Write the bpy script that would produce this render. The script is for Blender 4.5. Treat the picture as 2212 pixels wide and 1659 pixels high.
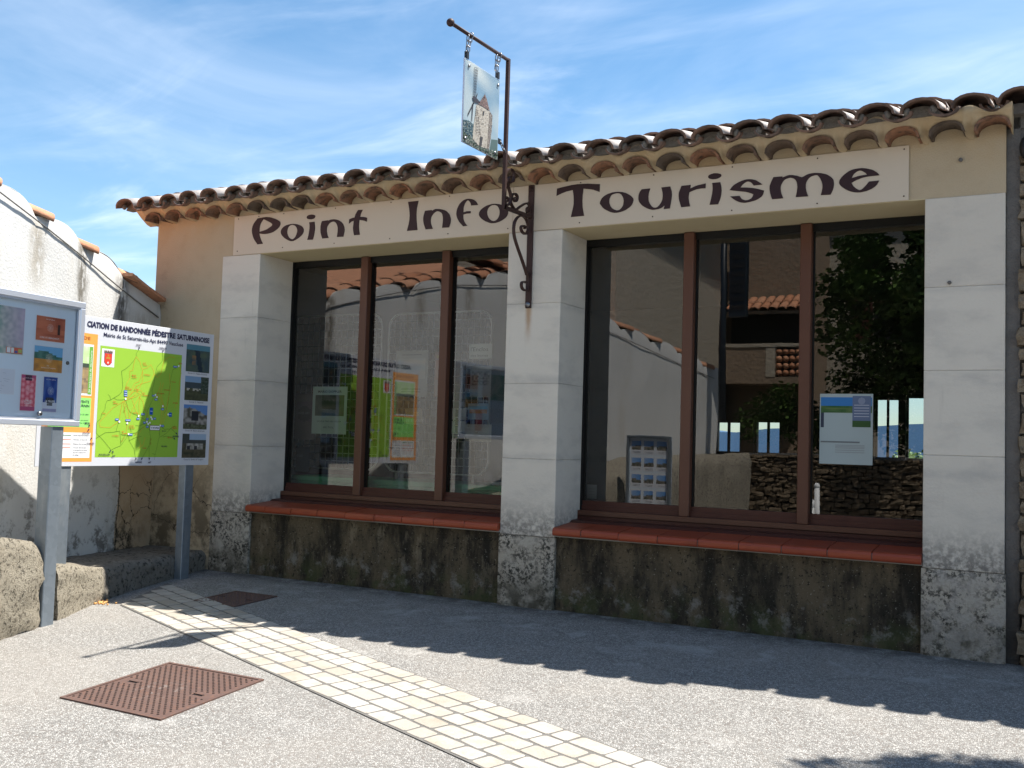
import bpy, bmesh, math, random
from mathutils import Vector, Matrix, noise
random.seed(7)
rad = math.radians
for o in list(bpy.data.objects): bpy.data.objects.remove(o)
scene = bpy.context.scene
COL = scene.collection

# ------------------------------------------------------------------ camera
cam_d = bpy.data.cameras.new('camera'); cam = bpy.data.objects.new('camera', cam_d); COL.objects.link(cam)
scene.camera = cam
def cam_axes(yaw, pitch, roll):
    cy, sy = math.cos(yaw), math.sin(yaw)
    f = Vector((sy*math.cos(pitch), cy*math.cos(pitch), math.sin(pitch)))
    r = Vector((cy, -sy, 0)); u = r.cross(f)
    c, s = math.cos(roll), math.sin(roll)
    return c*r+s*u, -s*r+c*u, f
r_, u_, f_ = cam_axes(-.504, .0557, .0299)
CAMP = Vector((1.1513, -5.9176, 1.0695))
cam.matrix_world = Matrix(((r_.x, u_.x, -f_.x, CAMP.x), (r_.y, u_.y, -f_.y, CAMP.y), (r_.z, u_.z, -f_.z, CAMP.z), (0, 0, 0, 1)))
cam_d.sensor_width = 36; cam_d.lens = 2209.66/2212*36
cam_d.clip_start = .05; cam_d.clip_end = 2000

# ------------------------------------------------------------------ world, sun, exposure
SUN = Vector((.365, .341, 1)).normalized()
world = bpy.data.worlds.new('World'); scene.world = world; world.use_nodes = True
wn = world.node_tree.nodes; wl = world.node_tree.links
for n in list(wn): wn.remove(n)
def wN(t, **k):
    n = wn.new(t)
    for a, b in k.items(): setattr(n, a, b)
    return n
sky = wN('ShaderNodeTexSky', sky_type='NISHITA', sun_disc=False)
sky.sun_elevation = math.asin(SUN.z); sky.sun_rotation = math.atan2(SUN.x, SUN.y)
sky.altitude = 400; sky.air_density = 1.0; sky.dust_density = .2; sky.ozone_density = 1.6
tc = wN('ShaderNodeTexCoord')
sep = wN('ShaderNodeSeparateXYZ'); wl.new(tc.outputs['Generated'], sep.inputs[0])
zz = wN('ShaderNodeMath', operation='ADD'); zz.inputs[1].default_value = .12; wl.new(sep.outputs['Z'], zz.inputs[0])
zm = wN('ShaderNodeMath', operation='MAXIMUM'); zm.inputs[1].default_value = .06; wl.new(zz.outputs[0], zm.inputs[0])
dx = wN('ShaderNodeMath', operation='DIVIDE'); wl.new(sep.outputs['X'], dx.inputs[0]); wl.new(zm.outputs[0], dx.inputs[1])
dy = wN('ShaderNodeMath', operation='DIVIDE'); wl.new(sep.outputs['Y'], dy.inputs[0]); wl.new(zm.outputs[0], dy.inputs[1])
cmb = wN('ShaderNodeCombineXYZ'); wl.new(dx.outputs[0], cmb.inputs[0]); wl.new(dy.outputs[0], cmb.inputs[1])
def cloud(rot, sc, nscale, lo, hi, det=8, dist=.6, loc=(0, 0, 0)):
    m = wN('ShaderNodeMapping'); m.inputs['Rotation'].default_value = (0, 0, rad(rot)); m.inputs['Scale'].default_value = sc
    m.inputs['Location'].default_value = loc
    wl.new(cmb.outputs[0], m.inputs[0])
    n = wN('ShaderNodeTexNoise'); n.inputs['Scale'].default_value = nscale; n.inputs['Detail'].default_value = det
    n.inputs['Roughness'].default_value = .58; n.inputs['Distortion'].default_value = dist
    wl.new(m.outputs[0], n.inputs['Vector'])
    r = wN('ShaderNodeMapRange', interpolation_type='SMOOTHSTEP'); r.inputs[1].default_value = lo; r.inputs[2].default_value = hi
    wl.new(n.outputs[0], r.inputs[0]); return r
c1 = cloud(28, (.9, 2.2, 1), 1.5, .43, .74, loc=(.3, 1.1, 0)); c2 = cloud(20, (.7, 1.5, 1), .8, .35, .75, det=5, dist=1.2, loc=(2.1, .4, 0))
ml = wN('ShaderNodeMath', operation='MULTIPLY'); wl.new(c1.outputs[0], ml.inputs[0]); wl.new(c2.outputs[0], ml.inputs[1])
c3 = cloud(75, (1, 1.3, 1), .8, .38, .8, det=6, dist=.8, loc=(5, 3, 0))
m3 = wN('ShaderNodeMath', operation='MULTIPLY'); m3.inputs[1].default_value = .45; wl.new(c3.outputs[0], m3.inputs[0])
ad = wN('ShaderNodeMath', operation='MULTIPLY_ADD'); ad.use_clamp = True; ad.inputs[1].default_value = 1.0
wl.new(ml.outputs[0], ad.inputs[0]); wl.new(m3.outputs[0], ad.inputs[2])
hz = wN('ShaderNodeMapRange'); hz.inputs[1].default_value = 0; hz.inputs[2].default_value = .35; hz.inputs[3].default_value = .14; hz.inputs[4].default_value = 0
wl.new(sep.outputs['Z'], hz.inputs[0])
ad2 = wN('ShaderNodeMath', operation='ADD'); ad2.use_clamp = True; wl.new(ad.outputs[0], ad2.inputs[0]); wl.new(hz.outputs[0], ad2.inputs[1])
fm = wN('ShaderNodeMath', operation='MULTIPLY'); fm.inputs[1].default_value = .58; wl.new(ad2.outputs[0], fm.inputs[0])
mx = wN('ShaderNodeMix', data_type='RGBA'); wl.new(fm.outputs[0], mx.inputs['Factor']); hs_ = wN('ShaderNodeHueSaturation'); hs_.inputs['Hue'].default_value = .492; hs_.inputs['Saturation'].default_value = 1.16; hs_.inputs['Value'].default_value = 1.25; wl.new(sky.outputs[0], hs_.inputs['Color']); wl.new(hs_.outputs[0], mx.inputs[6])
mx.inputs[7].default_value = (9.5, 10.2, 11.2, 1)
bg = wN('ShaderNodeBackground'); bg.inputs['Strength'].default_value = .067; wl.new(mx.outputs[2], bg.inputs[0])
wo = wN('ShaderNodeOutputWorld'); wl.new(bg.outputs[0], wo.inputs[0])
sun_d = bpy.data.lights.new('sun', 'SUN'); sun_d.energy = 5.0; sun_d.angle = rad(.53); sun_d.color = (1, .95, .87)
sun = bpy.data.objects.new('sun', sun_d); COL.objects.link(sun); sun.rotation_euler = SUN.to_track_quat('Z', 'Y').to_euler(); sun.location = (3, 3, 12)
scene.view_settings.view_transform = 'Standard'; scene.view_settings.look = 'None'
scene.view_settings.exposure = 1.2; scene.view_settings.gamma = 1; scene.view_settings.use_curve_mapping = False
scene.render.engine = 'CYCLES'
scene.cycles.max_bounces = 8; scene.cycles.transparent_max_bounces = 16

# ------------------------------------------------------------------ node helpers
def srgb(r, g, b):
    f = lambda c: (c/255/12.92) if c/255 <= .04045 else ((c/255+.055)/1.055)**2.4
    return (f(r), f(g), f(b), 1)
class Mt:
    def __init__(s, name, rough=.8, spec=.3, metal=0):
        s.m = bpy.data.materials.new(name); s.m.use_nodes = True; s.t = s.m.node_tree; s.n = s.t.nodes
        s.b = s.n['Principled BSDF']; s.b.inputs['Roughness'].default_value = rough; s.b.inputs['Metallic'].default_value = metal
        s.b.inputs['Specular IOR Level'].default_value = spec
        s.pos = s.n.new('ShaderNodeNewGeometry').outputs['Position']
    def link(s, a, b): s.t.links.new(a, b)
    def val(s, v, sock):
        if hasattr(v, 'links'): s.link(v, sock)
        else: sock.default_value = v
    def mapped(s, scale=(1, 1, 1), loc=(0, 0, 0), rot=(0, 0, 0), vec=None):
        m = s.n.new('ShaderNodeMapping'); m.inputs['Scale'].default_value = scale; m.inputs['Location'].default_value = loc; m.inputs['Rotation'].default_value = rot
        s.link(vec or s.pos, m.inputs[0]); return m.outputs[0]
    def noise(s, scale, det=4, rough=.6, vec=None, dist=0, col=False):
        n = s.n.new('ShaderNodeTexNoise'); n.inputs['Scale'].default_value = scale; n.inputs['Detail'].default_value = det
        n.inputs['Roughness'].default_value = rough; n.inputs['Distortion'].default_value = dist
        s.link(vec or s.pos, n.inputs['Vector']); return n.outputs[1 if col else 0]
    def vor(s, scale, feature='F1', out='Distance', vec=None, rnd=1):
        n = s.n.new('ShaderNodeTexVoronoi'); n.feature = feature; n.inputs['Scale'].default_value = scale; n.inputs['Randomness'].default_value = rnd
        s.link(vec or s.pos, n.inputs['Vector']); return n.outputs[out]
    def ramp(s, v, lo, hi, a=0, b=1, smooth=True):
        n = s.n.new('ShaderNodeMapRange'); n.interpolation_type = 'SMOOTHSTEP' if smooth else 'LINEAR'
        for i, q in enumerate((lo, hi, a, b)): n.inputs[i+1].default_value = q
        s.link(v, n.inputs[0]); return n.outputs[0]
    def math(s, op, a, b=0, c=None):
        n = s.n.new('ShaderNodeMath'); n.operation = op; s.val(a, n.inputs[0]); s.val(b, n.inputs[1])
        if c is not None: s.val(c, n.inputs[2])
        return n.outputs[0]
    def xyz(s, vec=None):
        n = s.n.new('ShaderNodeSeparateXYZ'); s.link(vec or s.pos, n.inputs[0]); return n.outputs
    def mix(s, f, a, b, mode='MIX'):
        n = s.n.new('ShaderNodeMix'); n.data_type = 'RGBA'; n.blend_type = mode
        s.val(f, n.inputs[0])
        for v, i in ((a, 6), (b, 7)):
            if hasattr(v, 'links'): s.link(v, n.inputs[i])
            else: n.inputs[i].default_value = (*v[:3], 1)
        return n.outputs[2]
    def wob(s, a, sc):
        n = s.noise(sc, 4, col=True); v = s.n.new('ShaderNodeVectorMath'); v.operation = 'SCALE'; v.inputs['Scale'].default_value = a; s.link(n, v.inputs[0])
        w = s.n.new('ShaderNodeVectorMath'); w.operation = 'ADD'; s.link(v.outputs[0], w.inputs[0]); s.link(s.pos, w.inputs[1]); return w.outputs[0]
    def rnd(s): return s.n.new('ShaderNodeObjectInfo').outputs['Random']
    def bump(s, h, dist=.005, strength=1, prev=None):
        n = s.n.new('ShaderNodeBump'); n.inputs['Distance'].default_value = dist; n.inputs['Strength'].default_value = strength
        s.link(h, n.inputs['Height'])
        if prev: s.link(prev, n.inputs['Normal'])
        s.link(n.outputs[0], s.b.inputs['Normal']); return n.outputs[0]
    def color(s, c):
        if hasattr(c, 'links'): s.link(c, s.b.inputs['Base Color'])
        else: s.b.inputs['Base Color'].default_value = (*c[:3], 1)
        return s
def gauss_box(m, axis_out, c, w):
    # 1 at c, falling to 0 at +-w
    d = m.math('ABSOLUTE', m.math('SUBTRACT', axis_out, c)); return m.ramp(d, w, 0)
MAT = {}
# ground: exposed aggregate
m = Mt('exposed_aggregate', .85, .25)
cell = m.vor(125, out='Color'); sx = m.xyz(cell)
edge = m.vor(125, 'DISTANCE_TO_EDGE')
peb = m.mix(m.ramp(sx[0], .05, .95), (.17, .166, .158), (.43, .42, .40)); peb = m.mix(m.ramp(sx[1], .84, .92), peb, (.14, .115, .10))
peb = m.mix(m.ramp(edge, .0, .2), (.085, .08, .075), peb)
big = m.noise(.9, 6, .65); peb = m.mix(m.ramp(big, .4, .68, 0, .35), peb, (.27, .245, .215)); peb = m.mix(m.ramp(m.noise(3.1, 6, .7), .55, .72, 0, .35), peb, (.44, .43, .41))
fine = m.noise(300, 2); peb = m.mix(m.ramp(fine, .3, .7, 0, .3), peb, (.40, .39, .37))
o = m.xyz()
blot = m.math('MULTIPLY', m.ramp(m.noise(4.5, 3), .5, .66), gauss_box(m, o[1], -.48, .28))
peb = m.mix(m.math('MULTIPLY', blot, .45), peb, (.42, .42, .41))
crk = m.math('MULTIPLY', m.ramp(m.vor(.55, 'DISTANCE_TO_EDGE', vec=m.wob(.25, 2)), .006, .002), m.ramp(m.noise(1.1, 2), .42, .5)); peb = m.mix(m.math('MULTIPLY', crk, .22), peb, (.05, .045, .04))
spt = m.ramp(m.vor(1.9, 'F1'), .035, .015); peb = m.mix(m.math('MULTIPLY', spt, .55), peb, (.06, .05, .045))
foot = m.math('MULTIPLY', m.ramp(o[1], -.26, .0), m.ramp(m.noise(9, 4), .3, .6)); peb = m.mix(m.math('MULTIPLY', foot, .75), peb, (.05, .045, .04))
m.color(peb); m.bump(m.ramp(edge, 0, .25), .0025, .7); MAT['ground'] = m.m
m = Mt('mortar_grey'); m.color(m.mix(m.noise(60, 4), (.10, .095, .09), (.16, .152, .14))); m.bump(m.noise(200, 3), .002); MAT['mortar'] = m.m
m = Mt('limestone_paver', .7, .35)
r = m.rnd(); c = m.mix(r, (.30, .27, .225), (.40, .375, .335)); c = m.mix(m.ramp(m.noise(14, 5), .42, .7, 0, .6), c, (.29, .235, .175))
c = m.mix(m.ramp(m.noise(90, 3, .7), .62, .72, 0, .5), c, (.28, .24, .2)); c = m.mix(m.ramp(m.noise(3, 3), .35, .7, 0, .35), c, (.42, .405, .38))
m.color(c); m.bump(m.noise(50, 5), .004); MAT['paver'] = m.m
# ochre plaster
m = Mt('ochre_plaster', .9, .15); o = m.xyz()
c = m.mix(m.noise(1.3, 5), (.42, .335, .225), (.48, .395, .275)); c = m.mix(m.ramp(m.noise(6, 6), .45, .75, 0, .35), c, (.35, .27, .17))
c = m.mix(m.ramp(m.noise(160, 3), .3, .8, 0, .25), c, (.54, .47, .36))
low = m.math('MULTIPLY', m.ramp(o[2], 1.25, .15), m.ramp(m.noise(5, 7, .7), .42, .58)); c = m.mix(m.math('MULTIPLY', low, .8), c, (.07, .055, .035))
cr = m.ramp(m.vor(3.0, 'DISTANCE_TO_EDGE', vec=m.wob(.25, 4)), .012, .0); cr = m.math('MULTIPLY', cr, m.ramp(o[2], 1.0, .5)); c = m.mix(cr, c, (.05, .04, .03))
hi = m.math('MULTIPLY', m.ramp(o[2], 2.40, 2.9), m.ramp(m.noise(3.5, 4), .35, .7)); c = m.mix(m.math('MULTIPLY', hi, .45), c, (.46, .31, .14))
sl = m.math('MULTIPLY', gauss_box(m, o[0], -5.45, .22), m.ramp(m.noise(7, 6, .7), .5, .62)); sl = m.math('MULTIPLY', sl, gauss_box(m, o[2], 2.0, .45)); c = m.mix(m.math('MULTIPLY', sl, .75), c, (.12, .10, .08))
m.color(c); m.bump(m.noise(120, 4), .003); MAT['ochre'] = m.m
# soffit plaster
m = Mt('cream_soffit', .9, .15); c = m.mix(m.noise(5, 5), (.50, .42, .26), (.57, .49, .32)); m.color(c); m.bump(m.noise(90, 3), .002); MAT['soffit'] = m.m
# dressed stone pillars
m = Mt('dressed_stone', .85, .2); o = m.xyz(); r = m.rnd()
c = m.mix(r, (.585, .54, .47), (.63, .59, .52)); c = m.mix(m.ramp(m.noise(3.2, 6, .6, vec=m.mapped((1, 1, 2.2))), .45, .7, 0, .45), c, (.43, .405, .37))
c = m.mix(m.ramp(m.noise(24, 5, vec=m.mapped((.6, 1, 3))), .55, .75, 0, .3), c, (.62, .53, .43))
dirt = m.math('MULTIPLY', m.ramp(o[2], .74, .44), m.ramp(m.noise(26, 6, .75), .34, .6)); c = m.mix(m.math('MULTIPLY', dirt, .8), c, (.08, .075, .07))
bd_ = m.math('MULTIPLY', m.math('MAXIMUM', m.math('MAXIMUM', gauss_box(m, o[2], .965, .05), gauss_box(m, o[2], 1.47, .06)), gauss_box(m, o[2], 1.965, .05)), m.ramp(m.noise(4, 5, .6, vec=m.mapped((1, 1, 3))), .38, .6)); c = m.mix(m.math('MULTIPLY', bd_, .38), c, (.36, .35, .335))
dr = m.math('MULTIPLY', m.ramp(m.noise(16, 5, .65, vec=m.mapped((1, 1, .08))), .6, .72), m.ramp(m.noise(1.5, 2), .45, .6)); c = m.mix(m.math('MULTIPLY', dr, .3), c, (.33, .30, .26))
pk = m.ramp(m.noise(95, 3, .7), .68, .74); c = m.mix(m.math('MULTIPLY', pk, .35), c, (.22, .20, .17))
rs = m.math('MULTIPLY', gauss_box(m, m.math('ADD', o[0], m.math('MULTIPLY', m.noise(18, 2), .02)), -1.992, .035), m.math('MULTIPLY', m.ramp(o[2], 1.96, 1.93), m.ramp(o[2], 1.68, 1.9)))
c = m.mix(m.math('MULTIPLY', rs, .75), c, (.36, .20, .09)); m.color(c); m.bump(m.noise(70, 5), .003); MAT['stone'] = m.m
# plinth stone
m = Mt('lichen_stained_stone', .95, .1); o = m.xyz()
c = m.mix(m.noise(12, 6), (.38, .34, .28), (.50, .46, .39))
k = m.ramp(m.noise(45, 5, .75), .45, .56); k2 = m.ramp(m.noise(8, 5), .3, .62)
c = m.mix(m.math('MULTIPLY', k, m.math('MULTIPLY', k2, .95)), c, (.03, .03, .027))
c = m.mix(m.math('MULTIPLY', m.ramp(o[2], .32, .02), m.ramp(m.noise(10, 4), .25, .6, 0, .85)), c, (.05, .045, .03))
rt = m.ramp(o[0], .35, .45); c = m.mix(m.math('MULTIPLY', rt, m.ramp(m.noise(14, 5), .42, .6, .0, .6)), c, (.40, .37, .33))
m.color(c); m.bump(m.noise(55, 6, .7), .01); MAT['plinth'] = m.m
# grimy render under the sills
m = Mt('grimy_render', .95, .1); o = m.xyz(); v = m.mapped((1, 1, .35))
c = m.mix(m.ramp(m.noise(5, 7, .7, vec=v), .38, .62), (.12, .095, .062), (.028, .025, .02))
st = m.math('MULTIPLY', m.ramp(m.noise(7, 6, .7, vec=m.mapped((1.2, 1, .45), (3, 0, 0))), .53, .66), m.ramp(o[2], .0, .35, .35, 1)); st = m.math('MULTIPLY', st, m.ramp(o[0], -1.6, -1.9, .3, 1)); c = m.mix(m.math('MULTIPLY', st, .55), c, (.24, .20, .14))
c = m.mix(m.ramp(m.noise(62, 4, .8), .62, .68, 0, .85), c, (.38, .35, .29)); c = m.mix(m.ramp(m.noise(44, 4, .8), .56, .64, 0, .85), c, (.012, .012, .01))
gr = m.math('MULTIPLY', m.ramp(o[2], .25, .02), m.ramp(m.noise(6, 5), .45, .62)); c = m.mix(m.math('MULTIPLY', gr, .7), c, (.06, .07, .03))
gy = m.math('MULTIPLY', gauss_box(m, o[2], .12, .16), m.ramp(m.noise(9, 6, .75), .52, .66)); c = m.mix(m.math('MULTIPLY', gy, .7), c, (.24, .23, .21))
m.color(c); m.bump(m.noise(60, 6, .7), .008); MAT['grime'] = m.m
# terracotta
def terracotta(name, a, b, dirt, amt, rough=.8, pale=None):
    m = Mt(name, rough, .25); r = m.rnd(); c = m.mix(r, a, b)
    c = m.mix(m.ramp(m.noise(16, 5, .7), .42, .68, 0, amt), c, dirt)
    c = m.mix(m.ramp(m.noise(90, 4, .8), .62, .7, 0, .6), c, (.04, .035, .03))
    if pale: c = m.mix(m.ramp(m.noise(7, 5), .2, .6, .55, .95), c, pale)
    m.color(c); m.bump(m.noise(80, 4), .003); return m.m
MAT['tile_top'] = terracotta('weathered_tile', (.42, .25, .17), (.50, .36, .27), (.22, .16, .12), .7, pale=(.52, .48, .45))
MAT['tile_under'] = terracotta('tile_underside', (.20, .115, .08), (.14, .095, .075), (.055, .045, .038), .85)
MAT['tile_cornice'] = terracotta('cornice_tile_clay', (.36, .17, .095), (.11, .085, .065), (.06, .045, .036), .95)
MAT['tile_orange'] = terracotta('orange_tile', (.50, .22, .12), (.58, .30, .18), (.26, .15, .10), .5)
m = Mt('glazed_sill_tile', .42, .4); c = m.mix(m.rnd(), (.26, .045, .018), (.31, .062, .024)); c = m.mix(m.ramp(m.noise(9, 5), .45, .75, 0, .5), c, (.15, .03, .015))
m.color(c); m.bump(m.noise(60, 3), .001); MAT['sill'] = m.m
m = Mt('grey_grout'); m.color((.30, .29, .27)); MAT['grout'] = m.m
m = Mt('dark_mortar'); m.color(m.mix(m.noise(40, 5, .7), (.05, .046, .042), (.26, .24, .21))); m.bump(m.noise(60, 5), .01); MAT['dmortar'] = m.m
# brown joinery
m = Mt('brown_painted_joinery', .45, .4); c = m.mix(m.noise(6, 4, vec=m.mapped((1, 1, .15))), (.085, .032, .018), (.125, .052, .03)); c = m.mix(m.ramp(m.noise(40, 5, .7), .62, .75, 0, .4), c, (.2, .13, .09))
m.color(c); MAT['wood'] = m.m
m = Mt('dark_brown_rail', .5, .35); c = m.mix(m.noise(8, 4), (.05, .014, .009), (.08, .025, .016)); m.color(c); MAT['wood_dark'] = m.m
m = Mt('black_gasket', .5, .3); m.color((.006, .006, .006)); MAT['gasket'] = m.m
# glass: flat pane, reflects by Fresnel, otherwise clear
def glass(name, ior=1.75, tint=(.80, .84, .82), wav=.0):
    m = Mt(name); n = m.n; n.remove(m.b)
    fr = n.new('ShaderNodeFresnel'); fr.inputs['IOR'].default_value = ior
    gl = n.new('ShaderNodeBsdfGlossy'); gl.inputs['Roughness'].default_value = 0; gl.inputs['Color'].default_value = (1, 1, 1, 1)
    tr = n.new('ShaderNodeBsdfTransparent'); tr.inputs['Color'].default_value = (*tint, 1)
    mx = n.new('ShaderNodeMixShader'); m.link(fr.outputs[0], mx.inputs[0]); m.link(tr.outputs[0], mx.inputs[1]); m.link(gl.outputs[0], mx.inputs[2])
    if wav:
        bp = n.new('ShaderNodeBump'); bp.inputs['Distance'].default_value = wav; m.link(m.noise(1.6, 1, .3), bp.inputs['Height']); m.link(bp.outputs[0], gl.inputs['Normal'])
    m.link(mx.outputs[0], n['Material Output'].inputs[0]); return m.m
MAT['glass'] = glass('window_glass', 1.95, (.80, .84, .82), .001)
MAT['back_glass'] = glass('back_window_glass', 1.2, (.58, .66, .72))
MAT['case_glass'] = glass('case_glass', 1.3, (.95, .97, .98))
# metals
m = Mt('wrought_iron', .6, .4, .2); c = m.mix(m.noise(30, 5, .7), (.028, .013, .012), (.055, .027, .022)); m.color(c); MAT['iron'] = m.m
m = Mt('chain_steel', .35, .5, .9); m.color((.30, .30, .31)); MAT['steel'] = m.m
m = Mt('rack_chrome', .4, .5, .3); m.color((.62, .63, .64)); MAT['chrome'] = m.m
m = Mt('galvanised_steel', .5, .4, .55); c = m.mix(m.vor(30, out='Color'), (.16, .19, .22), (.27, .31, .35)); c = m.mix(.6, c, (.21, .245, .28)); c = m.mix(m.ramp(m.noise(8, 5, vec=m.mapped((1, 1, .3))), .5, .75, 0, .5), c, (.42, .44, .44)); m.color(c); MAT['galv'] = m.m
m = Mt('aluminium', .35, .5, .6); m.color((.62, .66, .74)); MAT['alu'] = m.m
m = Mt('case_back', .7, .2); m.color(m.mix(m.noise(4, 4), (.62, .70, .78), (.68, .75, .82))); MAT['caseback'] = m.m
m = Mt('black_plastic', .5, .3); m.color((.012, .012, .013)); MAT['black'] = m.m
m = Mt('lamp_post_paint', .4, .4); m.color((.012, .018, .026)); MAT['post'] = m.m
m = Mt('white_plastic', .5, .4); m.color((.75, .76, .76)); MAT['white'] = m.m
# rusty manhole iron
m = Mt('rusty_cast_iron', .7, .35, .15); c = m.mix(m.noise(14, 5), (.085, .048, .04), (.125, .08, .068)); c = m.mix(m.ramp(m.noise(50, 4, .7), .5, .7, 0, .6), c, (.20, .09, .05))
o = m.xyz(); sp = m.math('MULTIPLY', m.math('MULTIPLY', gauss_box(m, o[0], -2.5, .16), gauss_box(m, o[1], -2.52, .2)), m.ramp(m.noise(22, 4, .7), .56, .62)); c = m.mix(m.math('MULTIPLY', sp, .35), c, (.4, .42, .4))
m.color(c); m.bump(m.noise(150, 3), .001); MAT['rust'] = m.m
m = Mt('shade_toned_tread', .8, .2); m.color((.04, .026, .022)); MAT['tread_shade'] = m.m  # treads coloured dark to stand for the shade they cast on the plate
# sign board
m = Mt('cream_sign_panel', .55, .3); c = m.mix(m.noise(2.5, 5), (.56, .48, .38), (.59, .51, .41)); m.color(c); MAT['sign'] = m.m
m = Mt('brown_lettering', .5, .3); m.color((.035, .016, .018)); MAT['letter'] = m.m
# white wall
m = Mt('white_render', .9, .15); o = m.xyz(); v = m.mapped((1, 1, .18))
c = m.mix(m.noise(2, 5), (.53, .525, .505), (.59, .585, .57)); c = m.mix(m.ramp(m.noise(5, 7, .7, vec=v), .5, .75, 0, .5), c, (.40, .35, .28))
def streak(y, z1, z0, w, a, cc):
    global c
    k = m.math('MULTIPLY', gauss_box(m, m.math('ADD', o[1], m.math('MULTIPLY', m.noise(9, 3), .08)), y+.04, w), m.math('MULTIPLY', m.ramp(o[2], z1, z1-.12), m.ramp(o[2], z0, z0+.3)))
    k = m.math('MULTIPLY', k, m.ramp(m.noise(24, 6, .75, vec=m.mapped((1, 1, .3))), .36, .5)); c = m.mix(m.math('MULTIPLY', k, a), c, cc)
streak(-1.0, 2.48, 1.7, .10, .85, (.10, .085, .06)); streak(-.52, 2.3, 1.55, .13, .9, (.07, .06, .05)); streak(-1.46, 2.5, 1.9, .12, .6, (.25, .21, .15)); streak(-2.1, 2.7, 2.1, .12, .6, (.2, .17, .13))
streak(-.25, 2.05, 1.2, .3, .5, (.3, .26, .2)); streak(-2.75, 2.8, 2.3, .1, .6, (.2, .17, .13)); streak(-1.35, 1.9, 1.3, .2, .5, (.3, .24, .16))
dm = m.math('MULTIPLY', m.ramp(o[2], .95, .3), m.ramp(m.noise(7, 7, .75), .5, .62)); c = m.mix(m.math('MULTIPLY', dm, .75), c, (.08, .065, .05))
# darker brown peeled patch near the building
pt = m.math('MULTIPLY', m.ramp(m.math('ADD', o[1], m.math('MULTIPLY', m.noise(5, 4), .12)), -.40, -.385), m.ramp(o[2], 1.0, .9)); c = m.mix(m.math('MULTIPLY', pt, .85), c, m.mix(m.noise(4, 5), (.40, .26, .14), (.50, .37, .22)))
ck = m.math('MULTIPLY', m.ramp(m.vor(4.5, 'DISTANCE_TO_EDGE', vec=m.wob(.22, 5)), .02, .0), m.math('MULTIPLY', m.ramp(o[1], -.55, -.4), m.ramp(o[2], .75, .6))); c = m.mix(ck, c, (.04, .03, .02))
ce = gauss_box(m, m.math('ADD', o[1], m.math('MULTIPLY', m.noise(6, 5, .7), .12)), -.385, .014); ce = m.math('MULTIPLY', ce, m.ramp(o[2], 1.15, .95)); c = m.mix(ce, c, (.03, .025, .02))
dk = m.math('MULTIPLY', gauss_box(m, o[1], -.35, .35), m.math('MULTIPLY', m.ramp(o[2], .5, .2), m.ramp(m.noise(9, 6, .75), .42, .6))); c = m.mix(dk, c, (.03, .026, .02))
m.color(c); m.bump(m.noise(60, 6, .6), .004); MAT['whitewall'] = m.m
m = Mt('rough_limestone', .95, .1); c = m.mix(m.noise(8, 6, .7), (.38, .33, .25), (.52, .47, .38)); c = m.mix(m.ramp(m.noise(38, 8, .85), .50, .60, 0, .95), c, (.05, .045, .035))
c = m.mix(m.ramp(m.noise(60, 3), .6, .7, 0, .5), c, (.65, .6, .5)); m.color(c); m.bump(m.noise(55, 8, .85), .035); MAT['rough'] = m.m
m = Mt('shaded_concrete', .95, .1); c = m.mix(m.noise(9, 6, .7), (.10, .09, .075), (.26, .235, .20)); c = m.mix(m.ramp(m.noise(30, 5, .75), .5, .62, 0, .85), c, (.03, .028, .024)); m.color(c); m.bump(m.noise(45, 6, .7), .01); MAT['ledge_shade'] = m.m  # ledge concrete with the building's shade put into its dark colour
m = Mt('field_stone', .9, .15); c = m.mix(m.rnd(), (.20, .155, .105), (.28, .235, .175)); c = m.mix(m.ramp(m.noise(20, 6, .7), .4, .65, 0, .8), c, (.12, .085, .055)); m.color(c); m.bump(m.noise(40, 5, .7), .02); MAT['fieldstone'] = m.m
m = Mt('cement_seam', .95, .1); o = m.xyz(); c = m.mix(m.noise(20, 5), (.12, .115, .11), (.20, .19, .18)); c = m.mix(m.ramp(o[2], .7, .1, 0, .8), c, (.04, .035, .03)); m.color(c); m.bump(m.noise(50, 5), .01); MAT['cement'] = m.m
m = Mt('beige_render', .9, .15); c = m.mix(m.noise(3, 6), (.38, .335, .27), (.44, .395, .325)); m.color(c); m.bump(m.noise(14, 4), .02); MAT['beige'] = m.m
m = Mt('brown_render', .9, .15); c = m.mix(m.noise(3, 6), (.24, .18, .13), (.29, .22, .16)); m.color(c); m.bump(m.noise(14, 4), .02); MAT['brownr'] = m.m
m = Mt('leaf', .55, .35); c = m.mix(m.ramp(m.noise(2.2, 4, .7), .35, .7), (.022, .05, .014), (.11, .18, .04)); m.color(c); m.b.inputs['Transmission Weight'].default_value = 0; MAT['leaf'] = m.m
m = Mt('bright_leaf', .5, .35); c = m.mix(m.noise(4, 3), (.10, .17, .03), (.20, .28, .06)); m.color(c); MAT['leaf2'] = m.m
m = Mt('bark', .9, .1); m.color(m.mix(m.noise(12, 5), (.07, .05, .035), (.14, .11, .08))); MAT['bark'] = m.m
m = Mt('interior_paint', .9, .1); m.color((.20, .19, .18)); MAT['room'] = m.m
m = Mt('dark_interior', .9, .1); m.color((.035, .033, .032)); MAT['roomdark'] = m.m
m = Mt('green_cloth', .85, .15); m.color(m.mix(m.noise(8, 3), (.12, .48, .27), (.16, .55, .32))); MAT['green'] = m.m
m = Mt('hill_ground', .95, .1); m.color(m.mix(m.noise(.03, 5), (.10, .14, .13), (.16, .20, .20))); MAT['hill'] = m.m
m = Mt('haze_blue_hill', .95, .1); m.color(m.mix(m.noise(.02, 5), (.10, .17, .27), (.14, .21, .32))); MAT['farhill'] = m.m  # blue of distant haze put into the hill colour
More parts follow.
